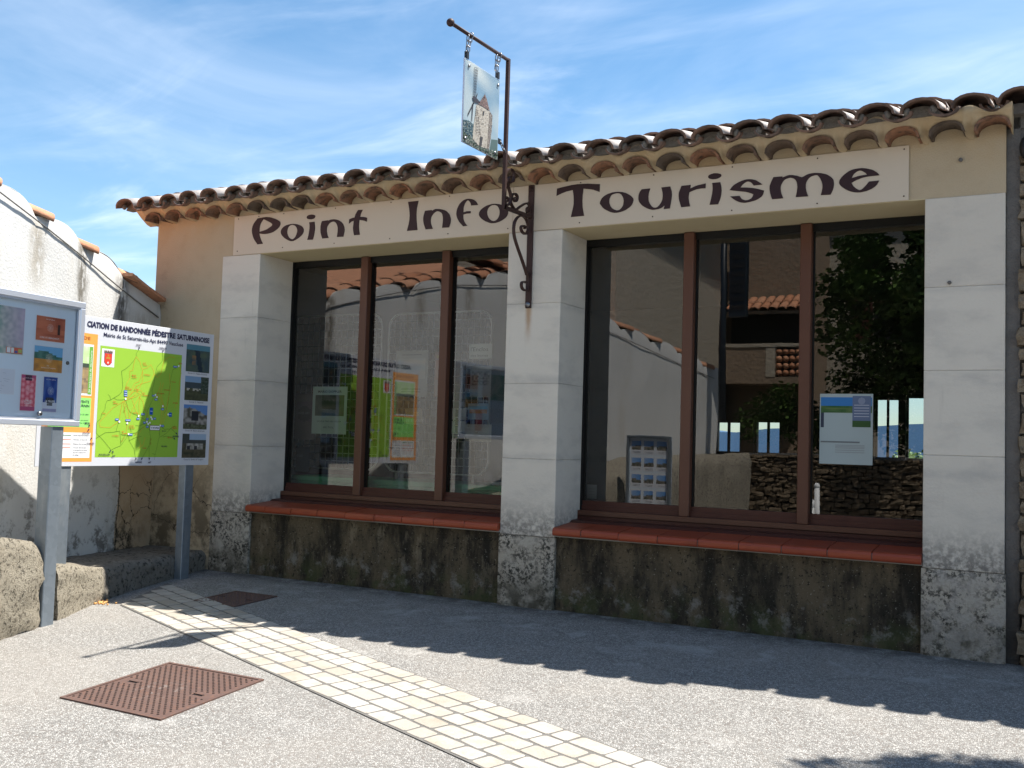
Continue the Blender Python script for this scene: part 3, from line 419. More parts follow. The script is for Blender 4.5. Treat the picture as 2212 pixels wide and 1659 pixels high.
# traced outlines (metres)
LETTERS=[["P",[[-4.401,2.734,-4.388,2.735,-4.374,2.736,-4.359,2.736,-4.345,2.737,-4.332,2.737,-4.32,2.738,-4.308,2.738,-4.295,2.736,-4.28,2.734,-4.264,2.73,-4.248,2.725,-4.233,2.72,-4.218,2.715,-4.205,2.709,-4.192,2.703,-4.183,2.698,-4.176,2.693,-4.171,2.688,-4.169,2.683,-4.168,2.678,-4.168,2.671,-4.17,2.664,-4.174,2.657,-4.18,2.649,-4.189,2.641,-4.201,2.633,-4.214,2.626,-4.227,2.62,-4.239,2.615,-4.251,2.612,-4.263,2.61,-4.276,2.608,-4.289,2.607,-4.303,2.606,-4.318,2.606,-4.331,2.607,-4.344,2.608,-4.356,2.61,-4.368,2.612,-4.378,2.614,-4.375,2.605,-4.372,2.596,-4.368,2.585,-4.363,2.575,-4.357,2.564,-4.35,2.552,-4.342,2.541,-4.336,2.532,-4.392,2.53,-4.401,2.54,-4.412,2.552,-4.423,2.565,-4.432,2.577,-4.44,2.591,-4.446,2.605,-4.451,2.619,-4.454,2.632,-4.456,2.643,-4.455,2.654,-4.453,2.665,-4.451,2.674,-4.447,2.683,-4.442,2.691,-4.437,2.699,-4.43,2.706,-4.423,2.714,-4.415,2.721,-4.408,2.728],[-4.341,2.722,-4.332,2.719,-4.321,2.715,-4.31,2.71,-4.3,2.706,-4.289,2.701,-4.279,2.696,-4.269,2.691,-4.261,2.686,-4.256,2.682,-4.252,2.679,-4.25,2.676,-4.25,2.672,-4.251,2.669,-4.254,2.666,-4.259,2.662,-4.266,2.658,-4.276,2.653,-4.287,2.648,-4.3,2.642,-4.314,2.638,-4.33,2.635,-4.346,2.632,-4.363,2.629,-4.377,2.627,-4.377,2.634,-4.377,2.642,-4.377,2.651,-4.376,2.659,-4.375,2.667,-4.373,2.676,-4.371,2.684,-4.367,2.692,-4.361,2.7,-4.354,2.708,-4.347,2.716]]],["o",[[-4.042,2.664,-4.027,2.662,-4.013,2.66,-4.0,2.657,-3.987,2.653,-3.976,2.649,-3.965,2.644,-3.955,2.638,-3.948,2.632,-3.942,2.625,-3.938,2.619,-3.935,2.612,-3.935,2.605,-3.935,2.598,-3.938,2.591,-3.942,2.583,-3.948,2.576,-3.955,2.569,-3.965,2.562,-3.976,2.555,-3.988,2.549,-4.001,2.543,-4.016,2.537,-4.032,2.532,-4.047,2.531,-4.061,2.533,-4.075,2.537,-4.089,2.543,-4.102,2.549,-4.114,2.556,-4.126,2.564,-4.137,2.573,-4.146,2.581,-4.152,2.588,-4.157,2.596,-4.159,2.603,-4.161,2.61,-4.16,2.617,-4.158,2.624,-4.154,2.631,-4.149,2.637,-4.141,2.643,-4.132,2.649,-4.12,2.654,-4.108,2.658,-4.093,2.661,-4.075,2.663,-4.058,2.664],[-4.042,2.655,-4.035,2.653,-4.027,2.65,-4.02,2.646,-4.014,2.641,-4.008,2.635,-4.004,2.628,-4.0,2.62,-3.998,2.612,-3.998,2.604,-3.999,2.596,-4.002,2.588,-4.004,2.58,-4.008,2.573,-4.012,2.566,-4.016,2.56,-4.021,2.556,-4.026,2.552,-4.032,2.549,-4.038,2.547,-4.044,2.546,-4.051,2.548,-4.058,2.551,-4.066,2.555,-4.072,2.559,-4.078,2.564,-4.083,2.571,-4.088,2.577,-4.091,2.584,-4.094,2.591,-4.096,2.598,-4.097,2.605,-4.097,2.612,-4.096,2.62,-4.094,2.627,-4.092,2.634,-4.088,2.64,-4.084,2.645,-4.079,2.649,-4.074,2.652,-4.068,2.654,-4.062,2.655,-4.056,2.656,-4.049,2.656]]],["i",[[-3.911,2.702,-3.911,2.706,-3.909,2.709,-3.906,2.713,-3.902,2.715,-3.896,2.718,-3.887,2.719,-3.879,2.72,-3.87,2.721,-3.861,2.72,-3.852,2.719,-3.844,2.717,-3.838,2.714,-3.833,2.712,-3.83,2.709,-3.829,2.706,-3.829,2.703,-3.83,2.7,-3.832,2.697,-3.835,2.693,-3.839,2.69,-3.845,2.688,-3.852,2.686,-3.86,2.685,-3.868,2.684,-3.877,2.685,-3.886,2.686,-3.894,2.688,-3.901,2.69,-3.905,2.692,-3.909,2.696,-3.911,2.699],[-3.885,2.663,-3.834,2.664,-3.832,2.654,-3.83,2.642,-3.828,2.63,-3.827,2.618,-3.827,2.605,-3.829,2.592,-3.831,2.58,-3.833,2.568,-3.835,2.557,-3.838,2.547,-3.841,2.537,-3.844,2.529,-3.898,2.531,-3.896,2.537,-3.893,2.545,-3.891,2.553,-3.888,2.562,-3.886,2.573,-3.884,2.585,-3.882,2.598,-3.881,2.608,-3.88,2.616,-3.88,2.623,-3.88,2.629,-3.88,2.636,-3.881,2.643,-3.882,2.65,-3.884,2.657]]],["n",[[-3.763,2.663,-3.704,2.665,-3.706,2.659,-3.702,2.661,-3.697,2.663,-3.692,2.665,-3.685,2.667,-3.675,2.668,-3.664,2.668,-3.651,2.668,-3.639,2.666,-3.627,2.664,-3.615,2.66,-3.603,2.656,-3.593,2.65,-3.583,2.644,-3.575,2.637,-3.567,2.629,-3.56,2.621,-3.556,2.612,-3.552,2.602,-3.55,2.592,-3.548,2.583,-3.548,2.576,-3.549,2.569,-3.55,2.563,-3.552,2.556,-3.553,2.55,-3.554,2.543,-3.556,2.537,-3.557,2.531,-3.617,2.533,-3.616,2.542,-3.614,2.553,-3.613,2.564,-3.612,2.574,-3.612,2.584,-3.612,2.594,-3.613,2.603,-3.615,2.611,-3.618,2.619,-3.622,2.627,-3.627,2.634,-3.632,2.64,-3.638,2.644,-3.644,2.648,-3.651,2.65,-3.658,2.651,-3.666,2.65,-3.674,2.649,-3.682,2.646,-3.689,2.642,-3.696,2.637,-3.701,2.631,-3.706,2.625,-3.71,2.618,-3.712,2.612,-3.714,2.605,-3.714,2.598,-3.714,2.591,-3.714,2.583,-3.712,2.575,-3.71,2.567,-3.708,2.559,-3.705,2.551,-3.701,2.544,-3.697,2.538,-3.694,2.532,-3.754,2.531,-3.758,2.54,-3.763,2.551,-3.767,2.562,-3.771,2.572,-3.773,2.582,-3.774,2.592,-3.775,2.601,-3.775,2.609,-3.775,2.617,-3.775,2.624,-3.774,2.63,-3.772,2.637,-3.771,2.644,-3.768,2.651,-3.766,2.657]]],["t",[[-3.388,2.717,-3.392,2.712,-3.395,2.706,-3.399,2.7,-3.402,2.694,-3.405,2.687,-3.407,2.68,-3.409,2.673,-3.41,2.667,-3.403,2.666,-3.394,2.665,-3.384,2.664,-3.376,2.663,-3.368,2.661,-3.36,2.659,-3.353,2.657,-3.347,2.655,-3.347,2.626,-3.354,2.628,-3.363,2.631,-3.371,2.635,-3.38,2.637,-3.389,2.639,-3.399,2.641,-3.407,2.643,-3.415,2.645,-3.416,2.638,-3.417,2.63,-3.417,2.622,-3.418,2.614,-3.418,2.606,-3.418,2.597,-3.417,2.588,-3.416,2.578,-3.414,2.567,-3.412,2.556,-3.409,2.545,-3.407,2.535,-3.459,2.534,-3.462,2.544,-3.465,2.555,-3.468,2.567,-3.47,2.578,-3.471,2.587,-3.471,2.597,-3.47,2.605,-3.469,2.614,-3.469,2.622,-3.468,2.629,-3.468,2.636,-3.467,2.643,-3.473,2.641,-3.479,2.64,-3.485,2.638,-3.491,2.636,-3.496,2.633,-3.501,2.63,-3.506,2.627,-3.51,2.624,-3.51,2.655,-3.505,2.657,-3.499,2.659,-3.493,2.661,-3.487,2.662,-3.48,2.664,-3.473,2.665,-3.467,2.665,-3.461,2.666,-3.459,2.672,-3.457,2.678,-3.455,2.684,-3.452,2.691,-3.447,2.698,-3.442,2.705,-3.436,2.713,-3.431,2.719]]],["I",[[-2.992,2.74,-2.902,2.74,-2.905,2.728,-2.908,2.715,-2.911,2.701,-2.914,2.688,-2.915,2.676,-2.916,2.664,-2.916,2.653,-2.916,2.64,-2.915,2.628,-2.914,2.615,-2.913,2.602,-2.911,2.588,-2.909,2.574,-2.907,2.559,-2.904,2.544,-2.902,2.532,-2.992,2.532,-2.989,2.544,-2.985,2.558,-2.981,2.572,-2.978,2.586,-2.976,2.599,-2.974,2.612,-2.974,2.625,-2.973,2.638,-2.974,2.651,-2.975,2.664,-2.977,2.677,-2.979,2.69,-2.982,2.703,-2.985,2.716,-2.989,2.729]]],["n",[[-2.844,2.664,-2.786,2.665,-2.787,2.657,-2.781,2.66,-2.774,2.664,-2.766,2.667,-2.758,2.669,-2.748,2.669,-2.737,2.668,-2.726,2.667,-2.715,2.665,-2.703,2.662,-2.692,2.659,-2.681,2.655,-2.671,2.65,-2.662,2.644,-2.654,2.637,-2.646,2.629,-2.64,2.622,-2.635,2.613,-2.632,2.605,-2.629,2.596,-2.627,2.588,-2.627,2.58,-2.627,2.573,-2.628,2.566,-2.629,2.559,-2.631,2.552,-2.634,2.544,-2.637,2.537,-2.639,2.531,-2.697,2.532,-2.696,2.542,-2.694,2.555,-2.693,2.567,-2.692,2.578,-2.692,2.588,-2.692,2.598,-2.693,2.607,-2.695,2.615,-2.697,2.622,-2.7,2.629,-2.704,2.635,-2.709,2.64,-2.716,2.644,-2.725,2.648,-2.734,2.651,-2.742,2.652,-2.749,2.651,-2.757,2.648,-2.763,2.644,-2.77,2.639,-2.776,2.634,-2.781,2.627,-2.787,2.62,-2.79,2.612,-2.792,2.602,-2.793,2.592,-2.792,2.582,-2.791,2.571,-2.787,2.561,-2.782,2.55,-2.777,2.54,-2.773,2.531,-2.834,2.531,-2.838,2.541,-2.843,2.553,-2.848,2.565,-2.852,2.576,-2.854,2.586,-2.856,2.596,-2.857,2.605,-2.857,2.613,-2.856,2.621,-2.855,2.627,-2.854,2.633,-2.852,2.639,-2.85,2.645,-2.848,2.652,-2.846,2.658]]],["f",[[-2.411,2.668,-2.467,2.669,-2.468,2.674,-2.47,2.68,-2.472,2.686,-2.475,2.691,-2.479,2.696,-2.484,2.701,-2.489,2.705,-2.494,2.707,-2.499,2.706,-2.504,2.703,-2.508,2.699,-2.512,2.694,-2.516,2.688,-2.52,2.68,-2.523,2.671,-2.526,2.663,-2.527,2.654,-2.527,2.644,-2.527,2.635,-2.527,2.627,-2.521,2.628,-2.513,2.629,-2.505,2.631,-2.498,2.632,-2.49,2.632,-2.482,2.631,-2.474,2.631,-2.468,2.63,-2.468,2.616,-2.475,2.616,-2.484,2.616,-2.493,2.616,-2.501,2.616,-2.509,2.615,-2.516,2.613,-2.522,2.612,-2.528,2.611,-2.528,2.604,-2.527,2.596,-2.526,2.587,-2.525,2.58,-2.522,2.573,-2.519,2.566,-2.515,2.56,-2.511,2.553,-2.506,2.547,-2.501,2.541,-2.496,2.536,-2.491,2.531,-2.526,2.53,-2.535,2.539,-2.544,2.548,-2.554,2.558,-2.562,2.568,-2.569,2.579,-2.575,2.59,-2.58,2.602,-2.583,2.613,-2.584,2.624,-2.583,2.635,-2.581,2.646,-2.578,2.656,-2.573,2.667,-2.567,2.678,-2.559,2.689,-2.55,2.697,-2.54,2.705,-2.529,2.711,-2.517,2.715,-2.505,2.718,-2.492,2.718,-2.479,2.717,-2.466,2.714,-2.455,2.711,-2.446,2.707,-2.439,2.702,-2.433,2.697,-2.427,2.692,-2.422,2.686,-2.418,2.68,-2.414,2.673]]],["o",[[-2.277,2.665,-2.264,2.663,-2.251,2.661,-2.24,2.658,-2.228,2.653,-2.217,2.648,-2.206,2.642,-2.196,2.635,-2.187,2.629,-2.182,2.622,-2.177,2.615,-2.175,2.608,-2.174,2.601,-2.174,2.593,-2.176,2.586,-2.18,2.578,-2.185,2.57,-2.193,2.563,-2.202,2.557,-2.212,2.551,-2.225,2.545,-2.239,2.54,-2.255,2.536,-2.272,2.533,-2.289,2.533,-2.304,2.534,-2.319,2.538,-2.333,2.544,-2.346,2.549,-2.359,2.556,-2.371,2.564,-2.382,2.572,-2.39,2.58,-2.396,2.587,-2.4,2.594,-2.402,2.601,-2.402,2.607,-2.401,2.614,-2.398,2.621,-2.393,2.628,-2.386,2.635,-2.376,2.642,-2.365,2.648,-2.351,2.655,-2.338,2.659,-2.323,2.662,-2.307,2.664,-2.292,2.665],[-2.277,2.656,-2.27,2.653,-2.263,2.65,-2.257,2.645,-2.252,2.639,-2.248,2.632,-2.244,2.624,-2.241,2.615,-2.24,2.607,-2.24,2.598,-2.241,2.59,-2.243,2.582,-2.246,2.575,-2.249,2.569,-2.252,2.564,-2.256,2.559,-2.261,2.555,-2.266,2.552,-2.272,2.549,-2.279,2.548,-2.285,2.548,-2.292,2.549,-2.3,2.552,-2.307,2.556,-2.314,2.561,-2.32,2.567,-2.325,2.574,-2.33,2.582,-2.333,2.589,-2.336,2.597,-2.337,2.604,-2.338,2.611,-2.338,2.618,-2.336,2.625,-2.334,2.631,-2.331,2.637,-2.327,2.642,-2.322,2.647,-2.317,2.65,-2.311,2.653,-2.305,2.655,-2.298,2.657,-2.291,2.657,-2.284,2.657]]],["T",[[-1.813,2.725,-1.79,2.728,-1.763,2.732,-1.736,2.735,-1.71,2.738,-1.687,2.739,-1.666,2.74,-1.644,2.739,-1.62,2.738,-1.592,2.736,-1.563,2.732,-1.533,2.728,-1.508,2.725,-1.509,2.675,-1.519,2.679,-1.531,2.684,-1.544,2.689,-1.557,2.694,-1.573,2.698,-1.591,2.701,-1.608,2.704,-1.623,2.707,-1.624,2.693,-1.626,2.677,-1.628,2.66,-1.628,2.645,-1.629,2.63,-1.628,2.616,-1.627,2.602,-1.626,2.588,-1.623,2.573,-1.62,2.557,-1.616,2.542,-1.613,2.529,-1.708,2.528,-1.704,2.544,-1.7,2.563,-1.695,2.582,-1.692,2.598,-1.69,2.613,-1.69,2.625,-1.69,2.637,-1.691,2.65,-1.692,2.664,-1.694,2.679,-1.697,2.693,-1.699,2.705,-1.713,2.703,-1.728,2.701,-1.745,2.699,-1.76,2.695,-1.775,2.691,-1.79,2.686,-1.804,2.681,-1.816,2.676]]],["o",[[-1.376,2.663,-1.363,2.661,-1.35,2.659,-1.339,2.655,-1.327,2.651,-1.315,2.644,-1.303,2.637,-1.292,2.629,-1.284,2.621,-1.279,2.615,-1.276,2.609,-1.275,2.602,-1.276,2.596,-1.278,2.588,-1.281,2.58,-1.286,2.572,-1.293,2.564,-1.302,2.557,-1.314,2.55,-1.326,2.543,-1.34,2.538,-1.355,2.534,-1.372,2.531,-1.389,2.53,-1.405,2.531,-1.421,2.535,-1.437,2.541,-1.452,2.549,-1.465,2.556,-1.476,2.564,-1.486,2.573,-1.493,2.582,-1.499,2.59,-1.503,2.595,-1.505,2.599,-1.505,2.603,-1.504,2.608,-1.502,2.615,-1.497,2.624,-1.492,2.632,-1.484,2.639,-1.474,2.646,-1.462,2.652,-1.449,2.657,-1.435,2.66,-1.421,2.663,-1.406,2.664,-1.39,2.664],[-1.381,2.654,-1.373,2.653,-1.367,2.65,-1.361,2.646,-1.356,2.641,-1.352,2.634,-1.347,2.626,-1.344,2.618,-1.342,2.609,-1.341,2.6,-1.342,2.591,-1.343,2.582,-1.345,2.574,-1.349,2.567,-1.354,2.56,-1.359,2.555,-1.365,2.55,-1.37,2.547,-1.376,2.546,-1.382,2.545,-1.389,2.546,-1.396,2.549,-1.404,2.552,-1.412,2.557,-1.419,2.562,-1.425,2.569,-1.43,2.576,-1.434,2.584,-1.437,2.592,-1.439,2.6,-1.44,2.607,-1.44,2.615,-1.439,2.623,-1.436,2.63,-1.433,2.637,-1.428,2.644,-1.421,2.649,-1.413,2.652,-1.402,2.654,-1.391,2.655]]],["u",[[-1.221,2.665,-1.165,2.665,-1.167,2.656,-1.171,2.646,-1.174,2.635,-1.175,2.624,-1.176,2.614,-1.175,2.603,-1.174,2.593,-1.172,2.584,-1.168,2.575,-1.163,2.566,-1.158,2.559,-1.153,2.552,-1.148,2.548,-1.142,2.544,-1.137,2.542,-1.132,2.541,-1.126,2.541,-1.12,2.542,-1.114,2.544,-1.108,2.549,-1.102,2.555,-1.096,2.563,-1.09,2.572,-1.086,2.581,-1.083,2.591,-1.082,2.6,-1.081,2.61,-1.082,2.621,-1.083,2.631,-1.086,2.643,-1.089,2.654,-1.092,2.664,-1.034,2.665,-1.031,2.656,-1.028,2.646,-1.024,2.635,-1.023,2.625,-1.022,2.616,-1.022,2.606,-1.023,2.597,-1.024,2.586,-1.026,2.572,-1.028,2.557,-1.031,2.541,-1.033,2.528,-1.074,2.527,-1.067,2.55,-1.073,2.546,-1.08,2.541,-1.088,2.536,-1.098,2.533,-1.109,2.53,-1.122,2.529,-1.136,2.528,-1.15,2.529,-1.163,2.533,-1.177,2.538,-1.191,2.545,-1.202,2.552,-1.213,2.559,-1.222,2.568,-1.229,2.576,-1.235,2.584,-1.239,2.592,-1.241,2.6,-1.242,2.608,-1.242,2.615,-1.242,2.623,-1.241,2.631,-1.239,2.638,-1.236,2.645,-1.233,2.651,-1.229,2.656,-1.225,2.661]]],["r",[[-0.961,2.662,-0.902,2.662,-0.905,2.64,-0.896,2.643,-0.885,2.647,-0.873,2.652,-0.861,2.655,-0.848,2.657,-0.833,2.659,-0.819,2.661,-0.807,2.662,-0.808,2.633,-0.82,2.633,-0.833,2.634,-0.847,2.633,-0.861,2.632,-0.874,2.629,-0.887,2.625,-0.899,2.621,-0.91,2.617,-0.911,2.609,-0.913,2.601,-0.914,2.591,-0.914,2.581,-0.912,2.569,-0.91,2.555,-0.906,2.541,-0.904,2.53,-0.96,2.529,-0.964,2.541,-0.968,2.554,-0.973,2.569,-0.976,2.581,-0.977,2.592,-0.978,2.602,-0.978,2.611,-0.977,2.621,-0.974,2.631,-0.969,2.642,-0.965,2.653]]],["i",[[-0.794,2.701,-0.793,2.704,-0.791,2.708,-0.788,2.711,-0.783,2.713,-0.777,2.716,-0.768,2.717,-0.759,2.719,-0.751,2.719,-0.743,2.718,-0.735,2.717,-0.728,2.715,-0.722,2.713,-0.717,2.711,-0.713,2.708,-0.711,2.705,-0.711,2.701,-0.712,2.698,-0.714,2.694,-0.718,2.691,-0.724,2.688,-0.73,2.686,-0.738,2.684,-0.747,2.683,-0.755,2.683,-0.763,2.683,-0.772,2.685,-0.779,2.687,-0.785,2.689,-0.789,2.692,-0.792,2.695,-0.793,2.698],[-0.767,2.661,-0.717,2.661,-0.715,2.652,-0.712,2.642,-0.71,2.631,-0.709,2.62,-0.708,2.609,-0.709,2.596,-0.71,2.584,-0.712,2.572,-0.715,2.561,-0.719,2.549,-0.724,2.538,-0.728,2.528,-0.781,2.529,-0.778,2.542,-0.774,2.558,-0.771,2.573,-0.768,2.587,-0.766,2.598,-0.765,2.608,-0.764,2.617,-0.764,2.625,-0.764,2.635,-0.765,2.644,-0.766,2.653]]],["s",[[-0.461,2.622,-0.513,2.621,-0.517,2.626,-0.521,2.632,-0.526,2.638,-0.531,2.642,-0.537,2.645,-0.543,2.647,-0.549,2.648,-0.555,2.648,-0.56,2.646,-0.566,2.643,-0.572,2.639,-0.578,2.635,-0.582,2.631,-0.586,2.626,-0.59,2.621,-0.593,2.617,-0.576,2.615,-0.556,2.613,-0.536,2.61,-0.517,2.606,-0.499,2.602,-0.481,2.596,-0.465,2.59,-0.45,2.585,-0.453,2.578,-0.455,2.569,-0.458,2.561,-0.463,2.553,-0.471,2.547,-0.48,2.541,-0.49,2.536,-0.502,2.531,-0.517,2.528,-0.534,2.525,-0.551,2.523,-0.566,2.522,-0.579,2.524,-0.591,2.527,-0.602,2.531,-0.613,2.537,-0.624,2.543,-0.636,2.552,-0.646,2.561,-0.656,2.568,-0.597,2.567,-0.594,2.562,-0.59,2.556,-0.586,2.55,-0.581,2.545,-0.574,2.542,-0.567,2.539,-0.56,2.537,-0.553,2.537,-0.545,2.538,-0.538,2.54,-0.531,2.543,-0.525,2.547,-0.521,2.552,-0.518,2.558,-0.516,2.564,-0.514,2.569,-0.524,2.573,-0.534,2.578,-0.547,2.583,-0.563,2.588,-0.584,2.592,-0.61,2.597,-0.636,2.602,-0.659,2.607,-0.655,2.612,-0.65,2.619,-0.645,2.625,-0.638,2.632,-0.629,2.638,-0.619,2.643,-0.608,2.649,-0.596,2.653,-0.584,2.657,-0.571,2.66,-0.558,2.662,-0.546,2.662,-0.534,2.661,-0.522,2.659,-0.51,2.655,-0.499,2.651,-0.489,2.644,-0.479,2.637,-0.469,2.629]]],["m",[[-0.397,2.66,-0.343,2.659,-0.345,2.652,-0.336,2.655,-0.326,2.658,-0.316,2.661,-0.305,2.663,-0.295,2.662,-0.285,2.661,-0.275,2.658,-0.266,2.656,-0.256,2.653,-0.248,2.649,-0.24,2.646,-0.232,2.643,-0.223,2.646,-0.213,2.651,-0.202,2.656,-0.191,2.659,-0.18,2.66,-0.17,2.661,-0.159,2.661,-0.148,2.66,-0.135,2.658,-0.121,2.655,-0.108,2.651,-0.096,2.647,-0.085,2.641,-0.076,2.635,-0.068,2.628,-0.061,2.621,-0.056,2.614,-0.053,2.606,-0.052,2.597,-0.051,2.589,-0.051,2.58,-0.052,2.571,-0.054,2.562,-0.056,2.554,-0.059,2.546,-0.062,2.539,-0.066,2.532,-0.069,2.526,-0.124,2.528,-0.122,2.537,-0.119,2.547,-0.117,2.558,-0.115,2.568,-0.115,2.579,-0.116,2.589,-0.118,2.6,-0.121,2.609,-0.125,2.618,-0.129,2.627,-0.134,2.634,-0.139,2.64,-0.143,2.644,-0.146,2.646,-0.151,2.647,-0.156,2.647,-0.163,2.646,-0.172,2.644,-0.181,2.641,-0.188,2.636,-0.195,2.63,-0.2,2.622,-0.205,2.613,-0.208,2.604,-0.209,2.596,-0.209,2.587,-0.209,2.578,-0.207,2.568,-0.205,2.558,-0.201,2.547,-0.198,2.537,-0.194,2.528,-0.266,2.529,-0.264,2.54,-0.261,2.553,-0.259,2.566,-0.258,2.577,-0.257,2.588,-0.258,2.597,-0.259,2.606,-0.261,2.614,-0.263,2.621,-0.267,2.628,-0.271,2.633,-0.276,2.638,-0.282,2.641,-0.289,2.644,-0.296,2.646,-0.303,2.646,-0.31,2.645,-0.318,2.643,-0.325,2.641,-0.332,2.637,-0.338,2.631,-0.343,2.624,-0.347,2.617,-0.351,2.609,-0.353,2.601,-0.354,2.592,-0.353,2.582,-0.352,2.573,-0.35,2.562,-0.346,2.55,-0.341,2.539,-0.338,2.529,-0.403,2.529,-0.407,2.54,-0.411,2.553,-0.415,2.567,-0.417,2.579,-0.419,2.589,-0.419,2.597,-0.419,2.606,-0.417,2.615,-0.413,2.626,-0.408,2.638,-0.402,2.65]]],["e",[[0.196,2.612,0.18,2.611,0.16,2.611,0.141,2.611,0.124,2.609,0.109,2.607,0.096,2.604,0.085,2.6,0.074,2.597,0.065,2.593,0.058,2.59,0.052,2.586,0.046,2.583,0.048,2.578,0.051,2.573,0.054,2.567,0.058,2.561,0.064,2.555,0.072,2.548,0.08,2.542,0.087,2.538,0.094,2.538,0.1,2.54,0.106,2.544,0.112,2.549,0.119,2.556,0.127,2.565,0.134,2.574,0.141,2.581,0.195,2.582,0.192,2.575,0.188,2.568,0.184,2.561,0.178,2.554,0.17,2.548,0.16,2.541,0.149,2.536,0.137,2.532,0.124,2.528,0.109,2.526,0.094,2.524,0.079,2.525,0.065,2.527,0.051,2.531,0.037,2.536,0.025,2.542,0.013,2.549,0.003,2.557,-0.007,2.565,-0.014,2.572,-0.019,2.579,-0.022,2.585,-0.023,2.591,-0.022,2.597,-0.02,2.605,-0.015,2.613,-0.009,2.621,-0.002,2.628,0.007,2.636,0.017,2.643,0.028,2.65,0.04,2.655,0.054,2.659,0.069,2.661,0.084,2.662,0.099,2.662,0.113,2.66,0.127,2.657,0.141,2.652,0.153,2.648,0.162,2.644,0.169,2.639,0.176,2.634,0.181,2.63,0.186,2.625,0.19,2.62,0.193,2.616],[0.046,2.61,0.049,2.616,0.052,2.623,0.056,2.629,0.061,2.635,0.068,2.64,0.075,2.645,0.083,2.648,0.09,2.649,0.097,2.648,0.104,2.644,0.11,2.64,0.115,2.636,0.12,2.633,0.123,2.629,0.126,2.625,0.129,2.622,0.119,2.621,0.109,2.621,0.097,2.62,0.087,2.619,0.076,2.617,0.065,2.614,0.055,2.612]]]]
SCREWS=[[-4.139,2.75],[-4.138,2.489],[-3.642,2.488],[-2.645,2.75],[-2.648,2.488],[-2.174,2.488],[-1.644,2.748],[-1.646,2.487],[-1.144,2.748],[-1.146,2.486],[-0.645,2.746],[-0.644,2.484],[-0.145,2.745],[-0.144,2.482]]
SCROLLS={"upper":[[-0.323,2.707],[-0.274,2.728],[-0.261,2.763],[-0.278,2.796],[-0.319,2.797],[-0.36,2.772],[-0.372,2.736],[-0.355,2.703],[-0.315,2.661],[-0.293,2.622],[-0.303,2.583],[-0.334,2.56],[-0.359,2.563],[-0.37,2.579]],"upper_curl":[[-0.323,2.707],[-0.33,2.724],[-0.316,2.746],[-0.291,2.752]],"small_curl":[[-0.37,2.579],[-0.359,2.576],[-0.333,2.587],[-0.33,2.602],[-0.349,2.609],[-0.367,2.604]],"mid":[[-0.231,2.607],[-0.211,2.625],[-0.212,2.647],[-0.239,2.656],[-0.269,2.646],[-0.293,2.614],[-0.291,2.585],[-0.264,2.565],[-0.225,2.555],[-0.172,2.585],[-0.111,2.617],[-0.072,2.632],[-0.046,2.628]],"mid_curl":[[-0.231,2.607],[-0.251,2.609],[-0.254,2.623],[-0.233,2.632]],"mid2":[[-0.046,2.628],[-0.038,2.595],[-0.053,2.573],[-0.072,2.576],[-0.073,2.595],[-0.055,2.608]],"low":[[-0.046,2.16],[-0.078,2.2],[-0.137,2.266],[-0.195,2.33],[-0.233,2.383],[-0.243,2.432],[-0.228,2.48],[-0.184,2.519],[-0.13,2.534],[-0.082,2.525],[-0.051,2.493],[-0.049,2.456],[-0.076,2.426],[-0.111,2.425],[-0.136,2.435],[-0.147,2.455],[-0.126,2.471],[-0.091,2.472],[-0.097,2.458]],"foot":[[-0.041,2.176],[-0.023,2.141],[-0.023,2.095],[-0.037,2.063],[-0.065,2.055],[-0.101,2.061],[-0.118,2.081],[-0.111,2.101],[-0.08,2.111],[-0.053,2.108]]}
MILL={"panel":[[-0.897,3.314],[-0.48,3.317],[-0.492,2.813],[-0.908,2.815]],"tower":[[-0.762,3.078],[-0.698,3.086],[-0.606,3.085],[-0.572,3.068],[-0.575,2.965],[-0.599,2.848],[-0.716,2.837],[-0.792,2.861],[-0.788,2.933],[-0.769,3.024]],"shade":[[-0.606,3.085],[-0.572,3.068],[-0.575,2.965],[-0.599,2.848],[-0.622,2.848],[-0.613,2.983]],"cap":[[-0.668,3.17],[-0.64,3.138],[-0.606,3.085],[-0.698,3.087],[-0.743,3.086],[-0.722,3.11]],"door":[[-0.709,2.9],[-0.678,2.9],[-0.692,2.843],[-0.716,2.839]],"window":[[-0.685,3.061],[-0.669,3.063],[-0.675,3.036],[-0.689,3.035]],"hill":[[-0.903,2.945],[-0.843,2.957],[-0.789,2.95],[-0.788,2.859],[-0.848,2.865],[-0.907,2.877]],"hillR":[[-0.572,2.919],[-0.494,2.935],[-0.492,2.813],[-0.597,2.814],[-0.583,2.875]],"grass":[[-0.907,2.877],[-0.792,2.859],[-0.716,2.837],[-0.599,2.848],[-0.49,2.859],[-0.492,2.813],[-0.908,2.815]],"blade1":[[-0.799,3.294],[-0.762,3.299],[-0.776,3.13],[-0.801,3.121]],"blade2":[[-0.752,3.155],[-0.766,3.116],[-0.775,3.119],[-0.77,3.132]],"blade3":[[-0.797,3.084],[-0.791,3.077],[-0.857,2.978],[-0.856,2.998]],"blade4":[[-0.809,3.074],[-0.799,3.078],[-0.809,2.957],[-0.815,2.959]],"hub":[[-0.812,3.113],[-0.788,3.121],[-0.722,3.104],[-0.732,3.092],[-0.786,3.084],[-0.808,3.094]],"lad":[[-0.768,3.047],[-0.757,3.05],[-0.704,2.906],[-0.758,2.891]],"bolts":[[-0.86,3.281],[-0.512,3.277],[-0.878,2.841],[-0.527,2.846]],"tabL":[[-0.9,3.363],[-0.858,3.367],[-0.855,3.321],[-0.897,3.315]],"tabR":[[-0.532,3.361],[-0.486,3.367],[-0.482,3.318],[-0.529,3.314]],"tabLow":[[-0.486,2.955],[-0.434,2.957],[-0.436,2.918],[-0.484,2.917]]}

